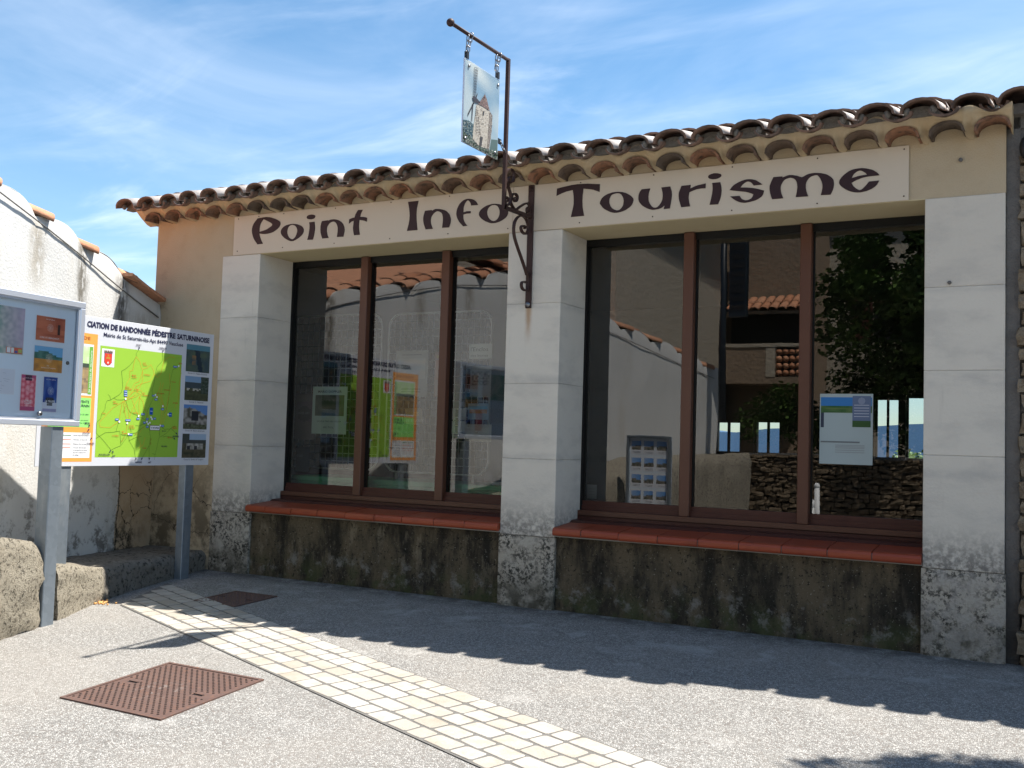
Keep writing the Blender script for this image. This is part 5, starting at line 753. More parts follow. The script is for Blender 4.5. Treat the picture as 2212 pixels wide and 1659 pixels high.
def chain(a, b, n, label):
    a, b = Vector(a), Vector(b); t = empty('chain', a, label, 'chain', 'short steel chains of the windmill sign')
    d = (b-a)/n; q = d.to_track_quat('Z', 'Y')
    base = None
    for k in range(n):
        c = a+d*(k+.5); rot = (q @ Matrix.Rotation(rad(90 if k % 2 else 20), 4, 'Z').to_quaternion()).to_euler()
        if base is None:
            base = link_mesh(d.length+.008).build('link', 'steel'); base.parent = t; base.location = c-a; base.rotation_euler = rot
        else: share(base, 'link', c, t, rot)
    return t
for yc, lab in ((-.855, 'outer'), (-.512, 'inner')):
    c = chain((BX, yc-.016, 3.462), (BX, yc-.022, 3.366), 3, 'steel chain holding the %s top corner of the windmill sign' % lab)
    base = [ch for ch in c.children][0]
    for k in range(3):
        p0, p1 = Vector((BX, yc+.020, 3.466)), Vector((BX, yc-.014, 3.366)); d = (p1-p0)/3; share(base, 'link', p0+d*(k+.5), c, (rad(20 if k == 1 else -8), 0, rad(90 if k % 2 else 20)))
    MB().tube([(BX+.015*math.cos(a), yc+.02, 3.474+.018*math.sin(a)) for a in [math.pi*2*k/12 for k in range(12)]], .003, 6, closed=True).build('shackle', 'steel', c)
chain((BX, -.450, 2.936), (BX, -.385, 2.885), 3, 'steel chain tying the bottom edge of the windmill sign to the upright')

# ================================================================== NEIGHBOURING RUBBLE HOUSE
nh = empty('stone_house', (1.6, .1, 0), 'rubble stone house adjoining the office beyond a grey cement seam', 'building')
MB().box(.834, .02, -.3, .900, .3, 2.86).build('cement_seam', 'cement', nh)
MB().box(.900, .035, -.3, 3.4, 4.8, 2.88).build('wall', 'cement', nh)
def rubble_stone(w, h, d, sd):
    bm = bmesh.new(); bmesh.ops.create_cube(bm, size=1); bmesh.ops.subdivide_edges(bm, edges=bm.edges[:], cuts=1, use_grid_fill=True)
    rr_ = random.Random(sd)
    for v in bm.verts:
        c = v.co.copy(); c = c*(1-.22*(c.length-.5)); c += Vector((rr_.uniform(-.06, .06), rr_.uniform(-.06, .06), rr_.uniform(-.06, .06))); v.co = Vector((c.x*w, c.y*d, c.z*h))
    bm.verts.index_update(); m = MB(); m.add([v.co.copy() for v in bm.verts], [[v.index for v in f.verts] for f in bm.faces]); bm.free(); return m
z = -.02; k = 0
while z < 2.62:
    h = random.uniform(.06, .13); x = .892+random.uniform(-.012, .012)
    while x < 1.75:
        w = random.uniform(.13, .3)
        o = rubble_stone(w-.012, h-.012, .14, k).build('stone', 'fieldstone'); o.parent = nh; o.location = Vector((x+w/2, .045, z+h/2))-wloc(nh)
        x += w; k += 1
    z += h
wl_ = empty('wall_lamp', (.915, -.03, 2.68), 'round black wall lamp high on the rubble house corner', 'wall lamp')
MB().sphere((.93, -.03, 2.68), .055, 14, 8, sc=(.62, .8, 1.15)).build('lamp_body', 'black', wl_)
MB().cyl((.93, -.02, 2.68), (.93, .05, 2.68), .02, 8).build('mount', 'black', wl_)

# ================================================================== WHITE WALL WITH TILES ON TOP
WX = lambda y: -5.42-.285*y
wd = Vector((.274, -.962, 0)).normalized(); wn_ = Vector((-.962, -.274, 0)).normalized()
TOPP = [(.12, 2.10), (0, 2.10), (-.51, 2.235), (-1.0, 2.375), (-1.48, 2.49), (-2.16, 2.64), (-2.78, 2.80), (-3.5, 2.95), (-4.2, 2.86), (-5, 2.58), (-5.8, 2.44), (-6.5, 2.33), (-7.46, 2.1), (-8, 1.95)]
VAL = [-.51, -1.0, -1.49, -2.0, -2.5, -3.0, -3.5, -4.1, -4.7, -5.3, -5.9, -6.5, -7.1, -7.7]
def topz(y, hump=True):
    for (a, za), (b, zb) in zip(TOPP, TOPP[1:]):
        if b <= y <= a: z = za+(zb-za)*(a-y)/(a-b); break
    else: z = 2.1
    if hump:
        for a, b in zip(VAL, VAL[1:]):
            if b <= y <= a:
                t = (a-y)/(a-b); t = t if y > -3.55 else 1-t
                z += .085*math.sin(math.pi*t**.72)
    return z
ww = empty('white_wall', (-4.9, -2, 0), 'tall white rendered wall topped with orange clay tiles at left', 'wall')
m = MB(); ys = [.10-.03*i for i in range(253)]; nzv = 34; vs = []
for y in ys:
    zt = topz(y)
    for j in range(nzv+1):
        z = -.6+(zt+.6)*j/nzv; e = .010*nz(y, z, 2, 2.2)+.004*nz(y, z, 5, 9); vs.append((WX(y)+e-(.018 if j == nzv else 0), y, z))
n1 = nzv+1
m.add(vs, [(i*n1+j, i*n1+j+1, (i+1)*n1+j+1, (i+1)*n1+j) for i in range(len(ys)-1) for j in range(nzv)], 0, True)
b = len(m.v); vs = []
for y in ys: zt = topz(y)-.004; vs += [(WX(y)-.018, y, zt), (WX(y)-.30, y-.08, zt-.02), (WX(y)-.30, y-.08, -.6)]
m.add(vs, [(i*3+j, i*3+j+1, i*3+4+j, i*3+3+j) for i in range(len(ys)-1) for j in (0, 1)])
ye = ys[-1]; m.add([(WX(ye), ye, -.6), (WX(ye)-.3, ye-.08, -.6), (WX(ye)-.3, ye-.08, topz(ye)), (WX(ye), ye, topz(ye))], [(0, 1, 2, 3)])
m.build('wall', 'whitewall', ww, fixn=False)
big = None
def wall_tile(p, a, up, parent):
    global big
    xax = a.cross(up).normalized()*-1; zax = xax.cross(a).normalized()
    if zax.z < 0: xax, zax = -xax, -zax
    M = Matrix((( xax.x, a.x, zax.x), (xax.y, a.y, zax.y), (xax.z, a.z, zax.z)))
    e = M.to_euler()
    if big is None:
        big = arch_obj('coping_tile', ['tile_orange', 'tile_under'], .112, .078, .094, .066, .46, .014); big.parent = parent; big.location = Vector(p)-wloc(parent); big.rotation_euler = e; return big
    return share(big, 'coping_tile', p, parent, e)
c27, s27 = math.cos(rad(27)), math.sin(rad(27))
for a_, b_ in zip([-.02]+VAL[:-1], VAL):
    t = .47 if a_ > -3.6 else .53; y = a_+(b_-a_)*t; sgn = 1 if y > -3.5 else -1
    ax = (wd*c27*sgn+wn_*s27); ax.z = .27; ax.normalize()
    for c in range(4):
        p = Vector((WX(y), y, topz(y, False)+.016))+ax*(.36*c+.12)-wn_*.0+Vector((0, 0, .012*(c > 0)))
        wall_tile(p, ax, Vector((0, 0, 1)), ww)
m = MB()   # roof slope the tiles lie on
for i in range(len(ys)-1):
    pass
q = [[Vector((WX(y)-.05, y, topz(y, False)-.03)), Vector((WX(y)-.05, y, topz(y, False)-.03))+wn_*2.2+Vector((0, 0, 2.2*.13/.45*.9))] for y in (0, -.5, -1, -1.5, -2.2, -2.8, -3.5, -4.2, -5, -5.8, -6.5, -7.4)]
vs = [p for r in q for p in r]; m.add(vs, [(i*2, i*2+1, i*2+3, i*2+2) for i in range(len(q)-1)]); m.build('roof_slope', 'tile_orange', ww, fixn=False)
# tile edge running down to the office corner
for k in range(2):
    p0, p1 = [(-5.40, -.01, 2.135), (-5.30, -.27, 2.19), (-5.24, -.50, 2.265)][k:k+2]
    MB().tube([Vector(p0)+Vector((-.03, 0, 0)), Vector(p1)+Vector((-.03, 0, 0))], 0, flat=((0, 0, 1), .012, .06)).build('coping_tile', 'tile_orange', ww)
# cable clipped along the wall
pts = [(-.05, 1.99), (-.35, 2.08), (-.63, 2.17), (-1.0, 2.30), (-1.4, 2.43), (-1.83, 2.56), (-2.5, 2.72), (-3.32, 2.83), (-4.2, 2.66), (-5, 2.48), (-5.8, 2.33), (-6.55, 2.18), (-7.3, 2.04)]
tag(MB().tube([(WX(y)+.012, y, z) for y, z in pts], .005, 6).build('cable', 'cement', loc=(-5.2, -.6, 2.1)), 'thin dark cable clipped along the top of the white wall', 'cable')

# ================================================================== ROUGH LOW WALL AND CONCRETE LEDGE
def rough_block(name, path, mat_face, mats, label, cat, amp, step=.03):
    # path: (x, y, ztop) along the face; the top runs back to the white wall
    pts = []
    for a, b in zip(path, path[1:]):
        n = max(1, int(math.dist(a[:2], b[:2])/step))
        for i in range(n): pts.append([a[k]+(b[k]-a[k])*i/n for k in range(3)])
    pts.append(list(path[-1])); rows = []
    for i, (x, y, z) in enumerate(pts):
        p0, p1 = pts[max(0, i-1)], pts[min(len(pts)-1, i+1)]; t = Vector((p1[0]-p0[0], p1[1]-p0[1], 0)).normalized(); nrm = Vector((-t.y, t.x, 0));
        if nrm.x < 0: nrm = -nrm
        zb = gz(y)-.1; row = []; nf = max(5, int((z-zb)/step))
        row_n = 12
        for j in range(row_n+1):
            zz_ = zb+(z-zb)*j/row_n; inset = .03 if j == row_n else (.008 if j == row_n-1 else 0)
            e = amp*nz(x+y, zz_, 7, 4)+amp*.6*nz(x+y, zz_, 3, 13)+amp*.35*nz(x+y, zz_, 9, 31); p = Vector((x, y, zz_))+nrm*(e-inset); row.append(p)
        xb = WX(y)+.005
        for k in range(1, 5):
            p = Vector((x-.03+(xb-x+.03)*k/4, y, z+.012*nz(x*k, y, 1, 6)-.004)); row.append(p)
        rows.append(row)
    n1 = len(rows[0]); m = MB(); m.add([p for r in rows for p in r], [(i*n1+j, i*n1+j+1, (i+1)*n1+j+1, (i+1)*n1+j) for i in range(len(rows)-1) for j in range(n1-1)], 0, True)
    m.mi = [0 if (q[0] % n1) < 12 else 1 for q in m.f]
    for r in (rows[0], rows[-1]):
        xb, yb = r[-1].x, r[-1].y; m.add(r+[Vector((xb, yb, gz(yb)-.1))], [tuple(range(len(r)+1))], 0)
    o = m.build(name, mats, loc=(path[1][0], path[1][1], gz(path[1][1])), fixn=False); return tag(o, label, cat)
lw = rough_block('low_wall', [(-4.16, -1.90, .33), (-4.08, -2.02, .41), (-3.97, -2.30, .46), (-3.72, -2.75, .53), (-3.3, -4.1, .72), (-2.95, -5.4, .92), (-2.85, -7.0, .98), (-3.0, -8.1, 1.0)], 'rough', ['rough', 'rough'], 'rough pale low stone wall with rounded top beside notice case', 'low wall', .035)
ldg = rough_block('concrete_ledge', [(-4.80, .0, .145), (-4.66, -.5, .15), (-4.47, -1.19, .155), (-4.44, -1.25, .16), (-4.2, -1.72, .235), (-4.17, -1.80, .22)], 'ledge_shade', ['ledge_shade', 'ledge_shade'], 'low concrete ledge in the corner behind the map board', 'ledge', .02)
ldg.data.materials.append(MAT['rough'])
for p in ldg.data.polygons:  # sunlit end gets pale stone; the rest keeps shade in its colour
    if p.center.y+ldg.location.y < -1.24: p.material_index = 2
# fallen leaves, twigs
m = MB()
for _ in range(26):
    x, y = -4.36+random.gauss(0, .035), -1.32+random.gauss(0, .03); s_ = random.uniform(.005, .009); m.sphere((x, y, gz(y)+s_*.8), s_, 6, 4)
MAT['seed'] = (lambda q: q.color((.62, .33, .12)).m)(Mt('dry_seed')); tag(m.build('fallen_seeds', 'seed'), 'small orange seeds fallen at the foot of the ledge corner', 'seeds', kind='stuff')

# ================================================================== MAP BOARD
INK = (.02, .02, .06); RED = (.55, .05, .02); GRN = srgb(148, 190, 64); ORA = srgb(238, 160, 78)
bo = Vector((-4.551, -1.73, .82)); bd = Vector((-.0399, .9992, 0)); BW, BH = 1.53, .992
mb = empty('map_board', (-4.58, -.95, gz(-.95)), 'white hiking association board with bright green map on two posts', 'board', )
Mb = Matrix.Translation(bo) @ Matrix((( bd.x, .9992, 0, 0), (bd.y, .0399, 0, 0), (0, 0, 1, 0), (0, 0, 0, 1)))  # u along board, v outwards (+x), w up
MB().bbox(0, -.004, 0, BW, 0, BH, .001, M=Mb).build('panel', 'white', mb)
for u in (.245, 1.345):
    y = bo.y+bd.y*u; zb = gz(y)-.02-bo.z
    MB().bbox(u-.042, -.074, zb, u+.042, -.006, BH-.06, .004, M=Mb).build('post', 'galv', mb)
pb = Print(bo+Vector((.0012, 0, 0)), bd, (0, 0, 1)); Y = lambda y: y+1.73; Zv = lambda z: z-.82
pb.rect(.002, .002, BW-.002, BH-.002, (.60, .61, .65), 0)
for t, a, b in (('ASSO', .160, .325), ('CIATION', .343, .524), ('DE', .539, .599), ('RANDONNÉE', .612, .893), ('PÉDESTRE', .907, 1.131), ('SATURNINOISE', 1.147, 1.479)): pb.text(t, a, Zv(1.742), .036, INK, w=b-a, bold=.045)
pb.text('Mairie de St Saturnin-lès-Apt 84490 Vaucluse', Y(-1.247), Zv(1.690), .027, INK, w=.727, bold=.015)
gx0, gx1, gz0, gz1 = Y(-1.268), Y(-.525), Zv(.879), Zv(1.627); pb.rect(gx0, gz0, gx1, gz1, GRN, 1)
# orange column
ox0, ox1 = .035, Y(-1.293); pb.rect(ox0, Zv(.85), ox1, Zv(1.697), ORA, 1)
pb.text('TOPO-GUIDE', (ox0+ox1)/2, Zv(1.655), .020, (.35, .1, .03), w=.28, align='c', bold=.01)
pb.rect(ox0+.045, Zv(1.285), ox1-.03, Zv(1.625), (.75, .76, .76), 2)
def castle(a, b):
    if b > .62: return lerpc((.45, .70, .25), (.62, .78, .5), nz(a, b, 1, 5)+.4)
    if b > .56: return (.06, .08, .06)
    return lerpc((.42, .30, .14), (.20, .15, .10), nz(a*2, b*3, 2, 4)+.5)
pb.photo(ox0+.055, Zv(1.30), ox1-.062, Zv(1.61), castle, 16, 22, 3); pb.rect(ox1-.062, Zv(1.295), ox1-.035, Zv(1.61), srgb(110, 170, 70), 4)
pb.text('20 itinéraires de découverte', ox1-.042, Zv(1.305), .015, (.8, .85, .75), w=.28, rot=rad(90), lv=5)
pb.rect(ox0+.045, Zv(1.075), ox1-.03, Zv(1.27), srgb(150, 226, 120), 2); 
pb.text('EN VENTE', ox1-.045, Zv(1.235), .018, INK, align='r', bold=.01); pb.text('A ST SATURNIN', ox1-.042, Zv(1.208), .018, INK, align='r', bold=.01)
pb.text('Mairie LE LIEN', ox1-.045, Zv(1.155), .011, INK, align='r'); pb.text('(en saison)', ox1-.045, Zv(1.118), .010, INK, align='r'); pb.text("Pays d'APT", ox1-.05, Zv(1.10), .010, INK, align='r')
pb.rect(ox0+.03, Zv(.875), ox1-.02, Zv(1.04), (.78, .78, .78), 2)
for k, t in enumerate(("Route départementale n°", "Hameaux et lieux dits", "Départs des circuits", "Circuits décrits dans", "le topoguide en vente", "dans les commerces", "du village")):
    zz_ = (1.018, .99, .962, .938, .922, .906, .890)[k]; pb.text(t, ox1-.155, Zv(zz_), .009, INK, lv=4)
    if k < 4: pb.line([(ox0+.045, Zv(zz_+.003)), (ox1-.175, Zv(zz_+.003))], .004, (.02, .2, .02) if k == 0 else (.6, .12, .03))
# shield
sx0, sx1, sz0, sz1 = Y(-1.255), Y(-1.146), Zv(1.488), Zv(1.609); pb.rect(sx0, sz0, sx1, sz1, (.75, .76, .77), 2); cxs = (sx0+sx1)/2
hw = .033; pb.poly([(cxs-hw, sz1-.028), (cxs-hw, sz0+.03), (cxs-hw*.6, sz0+.016), (cxs, sz0+.008), (cxs+hw*.6, sz0+.016), (cxs+hw, sz0+.03), (cxs+hw, sz1-.028)], (.12, .04, .18), 3)
hw = .030; pb.poly([(cxs-hw, sz1-.031), (cxs-hw, sz0+.031), (cxs-hw*.6, sz0+.019), (cxs, sz0+.011), (cxs+hw*.6, sz0+.019), (cxs+hw, sz0+.031), (cxs+hw, sz1-.031)], (.68, .06, .03), 4)
for k in range(5): pb.rect(cxs-.034+k*.0145, sz1-.026, cxs-.034+k*.0145+.009, sz1-.010, (.12, .07, .05), 4)
pb.rect(cxs-.036, sz1-.026, cxs+.036, sz1-.018, (.14, .09, .06), 5)
pb.poly([(cxs-.018, sz0+.052), (cxs-.014, sz0+.066), (cxs+.004, sz0+.070), (cxs+.018, sz0+.062), (cxs+.014, sz0+.050), (cxs, sz0+.054)], (.5, .25, .04), 5); pb.disc(cxs, sz0+.078, .006, (.5, .25, .04), 5)
pb.rect(cxs-.002, sz0+.02, cxs+.002, sz0+.036, (.9, .9, .9), 5); pb.rect(cxs-.007, sz0+.026, cxs+.007, sz0+.030, (.9, .9, .9), 5)
# map content; q(x, y) takes the photo crop coordinates of the map
def q(x, y):
    a = (x-168+ (y-270)*.0535)/(900.0); b = (1517-y+ (0 if y > 1400 else 0))/(1247.0)
    # rectify the slanted top edge
    fx = max(0, min(1.05, (x-(203-(y-270)*.0553))/(895))); top = 270+130*fx; bot = 1517+5*fx
    return (gx0+(gx1-gx0)*fx, gz0+(gz1-gz0)*(bot-y)/(bot-top))
def qs(s): return [q(*map(float, t.split(','))) for t in s.split()]
DG_ = (.05, .13, .02); OR_ = (.80, .26, .03)
for s in ('600,318 570,370 570,402 540,450 500,500 450,540 412,562 420,640 425,740 410,800 380,830 330,860 300,880 262,890 245,930 240,985 205,1040 195,1090 150,1130 100,1170 110,1220 150,1250 220,1330 300,1440', '300,880 290,840 275,820', '330,860 360,880 420,882 452,872', '452,872 480,980 500,1020 540,1040 590,1062 640,1095 680,1120', '866,360 858,460 800,520 778,600 765,700 740,790 760,850 740,900 690,1000 680,1090 700,1140',
          '95,1310 180,1285 240,1245 320,1240 390,1228 400,1380', '300,1440 330,1420 400,1390 470,1290 480,1262 560,1250 660,1175', '480,1262 490,1340 540,1430 555,1530', '400,1268 480,1285', '660,1175 700,1150 760,1180 830,1175 880,1215 960,1210 1020,1265', '705,1175 720,1300 705,1400 705,1525', '830,1175 820,1300 770,1500 765,1550', '705,1395 620,1540', '740,1480 770,1490', '500,1190 510,1240', '555,1170 600,1172 680,1140', '480,1340 560,1300 620,1290', '380,1120 350,1235', '830,1300 900,1260 960,1200 1000,1180', '860,1300 900,1290 990,1310', '1040,525 980,560 960,640 940,760 930,900 900,1000 870,1050'):
    pb.line(qs(s), .0019, DG_, 3)
for s in ('570,402 610,460 625,520 640,560 620,620 600,680 550,700 520,760 470,840 452,872', '570,402 550,450 530,560 500,560 500,640 470,690 450,760 452,872', '640,540 690,530 730,495 760,560 765,600 720,680 640,700 560,735 520,800 480,860', '765,600 800,640 840,600 880,450 950,410 1010,430', '640,570 635,680 600,760 560,820 500,870 430,900 320,970 180,1130 190,1180 290,1190 380,1120 420,900', '432,900 440,1000 470,1130 455,1260 450,1262', '440,900 480,980 490,1080', '600,850 560,920 520,1000 490,1080 470,1140', '600,850 640,900 650,980 690,1030 685,1100', '605,850 595,950 600,1060', '520,870 560,1000 590,1060', '460,870 540,790 620,780 640,820 600,850', '480,870 560,850 600,820', '570,740 580,800 620,820', '660,1175 610,1230 580,1290 600,1340 615,1400 590,1420 640,1380 660,1300', '840,1160 870,1060 880,980 860,900 840,800 870,700', '860,1150 900,1050 920,900 950,780 940,600', '830,1160 850,1020 840,930 800,830 840,720 830,690', '780,830 830,850 860,940', '1060,520 1080,600 1060,700 1040,900 1000,980'):
    pb.line(qs(s), .0018, OR_, 4)
for x, y, w, h in ((436, 775, 34, 22), (436, 799, 34, 22), (436, 823, 34, 22), (343, 1088, 34, 24), (450, 1097, 52, 24), (620, 1032, 38, 24), (568, 1083, 32, 24), (985, 513, 46, 26), (740, 830, 30, 22), (768, 873, 32, 22), (714, 972, 32, 80), (672, 1086, 28, 24), (752, 1083, 30, 24), (640, 1126, 28, 24), (672, 1172, 26, 24), (842, 980, 32, 24), (842, 1165, 32, 24), (932, 1030, 32, 48), (488, 1257, 34, 24)):
    a, b = q(x, y), q(x+w, y+h); pb.rect(a[0], min(a[1], b[1])+.0, b[0], max(a[1], b[1]), srgb(30, 90, 175), 5)
    pb.line([(a[0]+.004, (a[1]+b[1])/2), (b[0]-.004, (a[1]+b[1])/2)], .004, (.6, .7, .85), 6)
for x, y in ((452, 870), (384, 1124), (467, 1142), (590, 1063), (1048, 521), (776, 832), (793, 856), (726, 1079), (737, 1100), (680, 1128), (712, 1140), (693, 1152), (860, 958), (830, 1172), (922, 1051), (480, 1262)): pb.disc(*q(x, y), .0075, (.85, .85, .85), 7)
a, b = q(718, 1172), q(820, 1222); pb.rect(a[0]-.003, b[1]-.003, b[0]+.003, a[1]+.003, (.15, .03, .1), 5); pb.rect(a[0], b[1], b[0], a[1], (.85, .85, .85), 6); pb.text('ST SATURNIN', (a[0]+b[0])/2, (a[1]+b[1])/2-.006, .012, INK, w=(b[0]-a[0])*.85, lv=7, align='c', bold=.03)
for t, x, y, c, h in (('Les 3', 640, 475, RED, 9), ('Termes', 640, 495, RED, 9), ('Cachabaux', 652, 605, RED, 9), ('Mandle', 521, 610, RED, 9), ('de Javon', 521, 632, RED, 9), ('Basses', 453, 740, RED, 9), ('Baumettes', 453, 760, RED, 9), ('Véronil', 542, 768, RED, 9), ('Col', 637, 812, RED, 9), ("d'Ambrosy", 637, 835, RED, 9), ('Font', 322, 900, RED, 9), ('Jouvale', 322, 920, RED, 9), ('Lioux', 210, 1030, RED, 9), ('La Croix', 483, 1172, RED, 9), ('de la Lave', 483, 1194, RED, 9), ('Les', 410, 1235, RED, 9), ('Cordiers', 410, 1257, RED, 9), ('La Tullière', 310, 1280, RED, 9), ('Travail', 628, 1420, RED, 9), ('Fourcas', 963, 692, RED, 9), ('Le Bonnier', 873, 778, RED, 9), ('Les Gaspards', 795, 815, RED, 9), ('Savoillans', 978, 925, RED, 9), ('Bories', 1050, 490, RED, 9), ('Les Gds', 970, 1190, RED, 9), ('Clausses', 970, 1208, RED, 9), ('RD 214', 535, 1030, RED, 9), ('RD 214', 850, 1235, INK, 9), ('RD 212', 915, 1308, RED, 9), ('VILLARS', 840, 1405, INK, 11)):
    u, v = q(x, y); pb.text(t, u, v-.003, h*.001, c, lv=7, bold=.015)
for t, x, y, r in (('RD 115', 440, 1020, 80), ('RD 207', 410, 1350, 55), ('RD 2', 550, 1275, 30), ('RD 943', 725, 1380, 88)): pb.text(t, *q(x, y), .010, (.3, .05, .02), lv=7, rot=rad(r))
for t, x, y in (('SAULT', 568, 272), ('SARRAUD', 823, 312), ('MURS', 40, 1140), ('JOUCAS', 12, 1248), ('GORDES', 52, 1366), ('ROUSSILLON', 172, 1490), ('APT', 303, 1508), ('GARGAS', 548, 1577), ('APT', 690, 1580), ('RUSTREL', 975, 1295)):
    fx = (x-(203-(y-270)*.0553))/895; u = gx0+(gx1-gx0)*fx; v = gz0+(gz1-gz0)*((1517+5*fx)-y)/((1517+5*fx)-(270+130*fx)); pb.text(t, u, v-.004, .011, INK, lv=8, bold=.03)
for x, y, ang_ in ((600, 300, 100), (866, 340, 90), (80, 1160, 100), (70, 1215, 225), (95, 1312, 225), (285, 1452, 215), (315, 1462, 300), (556, 1540, 270), (618, 1542, 240), (703, 1540, 270), (1020, 1266, 315), (995, 1322, 315)):
    fx = (x-(203-(y-270)*.0553))/895; u = gx0+(gx1-gx0)*fx; v = gz0+(gz1-gz0)*((1517+5*fx)-y)/((1517+5*fx)-(270+130*fx)); a_ = rad(ang_)
    pb.poly([(u+.011*math.cos(a_+k), v+.011*math.sin(a_+k)) for k in (0, 2.5, -2.5)], (.03, .03, .08), 8)
# four photographs
def f1(a, b):
    base = lerpc((.08, .11, .07), (.03, .06, .08), .5+nz(a, b, 1, 4)); 
    if b > .82: return lerpc(base, (.10, .28, .38), .7)
    if .42 < a+.12*(b-.5)*2 < .62 and b < .78: return (.015, .03, .045)
    if .25 < a < .42 and .25 < b < .6: return lerpc((.22, .13, .06), base, .4+nz(a, b, 2, 8))
    return base
def f2(a, b):
    if a > .68 and b > .28: return lerpc((.02, .035, .02), (.10, .13, .12), nz(a, b, 3, 14)+.25)
    if b > .76: return (.20, .32, .48)
    if b > .52: return (.045, .065, .08)
    if .40 < b < .48 and nz(a, b, 1, 12) > .05: return (.4, .38, .33)
    return lerpc((.07, .08, .04), (.04, .045, .025), .5+nz(a, b, 1, 9))
def f3(a, b):
    sk = b > .80-.35*a*0+.0 and b > .55+.5*abs(a-.25)*.6+ (.28 if a < .5 else .5-a*.2)
    if b > .86-(max(0, a-.45))*.55+.04*nz(a, b, 1, 6): return (.10, .22, .48)
    if .32 < a < .62 and .36 < b < .74: return (.02, .022, .03)
    if b < .2: return lerpc((.03, .04, .02), (.12, .13, .08), .5+nz(a, b, 5, 12))
    return lerpc((.30, .29, .27), (.07, .065, .05), .5+nz(a, b, 1, 7)*1.4)
def f4(a, b):
    if b > .75: return (.32, .42, .55) if a > .3 else (.05, .06, .05)
    if b > .60: return (.05, .055, .05)
    if .36 < b < .60 and .18 < a < .86: return (.03, .03, .035) if ((.22 < a < .34) or (.50 < a < .62)) and b < .5 else lerpc((.42, .40, .36), (.2, .19, .16), .5+nz(a, b, 1, 9))
    return lerpc((.10, .085, .05), (.03, .035, .02), .5+nz(a, b, 1, 8))
for (z0, z1), fn, cap_ in zip(((1.513, 1.716), (1.300, 1.480), (1.087, 1.268), (.874, 1.052)), (f1, f2, f3, f4), ('Circuit 11 : Falaise de Lioux', 'Circuit 2 : Vaucroil', 'Circuit 18 : Baume de la Lave', 'Circuit 10 : Rocher de Travignon')):
    pb.photo(Y(-.482), Zv(z0), Y(-.238), Zv(z1), fn, 24, 20, 2); pb.text(cap_, Y(-.36), Zv(z0)-.017, .012, (.08, .08, .09), w=min(.2, .0072*len(cap_)), align='c')
pb.build('printed_map', mb)

# ================================================================== GLAZED NOTICE CASE
cd = Vector((-.1185, .993, 0)).normalized(); co = Vector((-4.108, -1.760, 1.078))-cd*1.15; CW, CH, CD = 1.15, .752, .075
cn = Vector((cd.y, -cd.x, 0))
Mc = Matrix.Translation(co) @ Matrix(((cd.x, cn.x, 0, 0), (cd.y, cn.y, 0, 0), (0, 0, 1, 0), (0, 0, 0, 1)))
def cp(u, v, w): return Mc @ Vector((u, v, w))
case = empty('notice_case', (co.x+cd.x*.57, co.y+cd.y*.57, gz(-2.3)), 'aluminium framed notice case on galvanised posts at the left edge', 'notice case')
MB().box(.004, -.040, .004, CW-.004, -.034, CH-.004, M=Mc).build('back_panel', 'caseback', case)
fr = .038
def prof_bar(u0, w0, u1, w1): return MB().bbox(u0, -CD-.002, w0, u1, 0, w1, .004, M=Mc)
for a in ((0, 0, CW, fr*.9), (0, CH-fr, CW, CH), (0, fr*.9+.0005, fr, CH-fr-.0005), (CW-fr, fr*.9+.0005, CW, CH-fr-.0005)): prof_bar(*a).build('frame_rail', 'alu', case)
for a in ((fr, fr*.9, CW-fr, fr*.9+.010), (fr, CH-fr-.010, CW-fr, CH-fr), (fr, fr*.9+.0105, fr+.010, CH-fr-.0105), (CW-fr-.010, fr*.9+.0105, CW-fr, CH-fr-.0105)): MB().box(a[0], -.022, a[1], a[2], -.006, a[3], M=Mc).build('door_trim', 'alu', case)
g = MB(); g.add([cp(fr, -.014, fr), cp(CW-fr, -.014, fr), cp(CW-fr, -.014, CH-fr), cp(fr, -.014, CH-fr)], [(0, 1, 2, 3)]); g.build('glass_door', 'case_glass', case, fixn=False)
lk = MB().cyl(cp(CW-.305, -.012, .068), cp(CW-.305, .004, .068), .013, 12).build('lock', 'steel', case)
MB().cyl(cp(CW-.305, .004, .068), cp(CW-.305, .006, .068), .006, 8).build('keyway', 'black', lk)
MB().cyl(cp(CW-.092, -.034, .378), cp(CW-.092, -.028, .378), .011, 12).build('magnet', 'cement', case)
for u in (.18, CW-.145):
    p = cp(u, 0, 0); zb = gz(p.y)-.03-co.z; MB().bbox(u-.055, -CD-.03, zb, u+.035, -.012, -.003, .004, M=Mc).build('post', 'galv', case)
def leaf_print(name, u0, v0, w, h, fn, label, cat, draw=None, nx=14, ny=20, grp=None, tilt=0):
    p = Print(cp(u0, -.0325, v0), (cd*math.cos(tilt)+Vector((0, 0, math.sin(tilt)))), (Vector((0, 0, math.cos(tilt)))-cd*math.sin(tilt))); p.N = cn
    p.rect(-.004, -.004, w+.004, h+.004, (.66, .68, .72), 0); p.photo(0, 0, w, h, fn, nx, ny, 1)
    if draw: draw(p, w, h)
    o = p.build(name); tag(o, label, cat, grp); return o
def flower(p, cx, cy, r, col, lv=4, dot=.0013):
    for k in range(6):
        a = k*math.pi/3+.3; ox, oy = cx+r*.52*math.cos(a), cy+r*.52*math.sin(a)
        for rr_ in (.12, .26, .40, .52):
            n = max(5, int(26*rr_*1.6))
            for i in range(n): b = 2*math.pi*i/n; p.rect(ox+r*rr_*math.cos(b)-dot/2, oy+r*rr_*math.sin(b)-dot/2, ox+r*rr_*math.cos(b)+dot/2, oy+r*rr_*math.sin(b)+dot/2, col, lv)
WHT = (.80, .78, .76)
def Uc(y): return (y-co.y)/cd.y
def Wc(z): return z-co.z
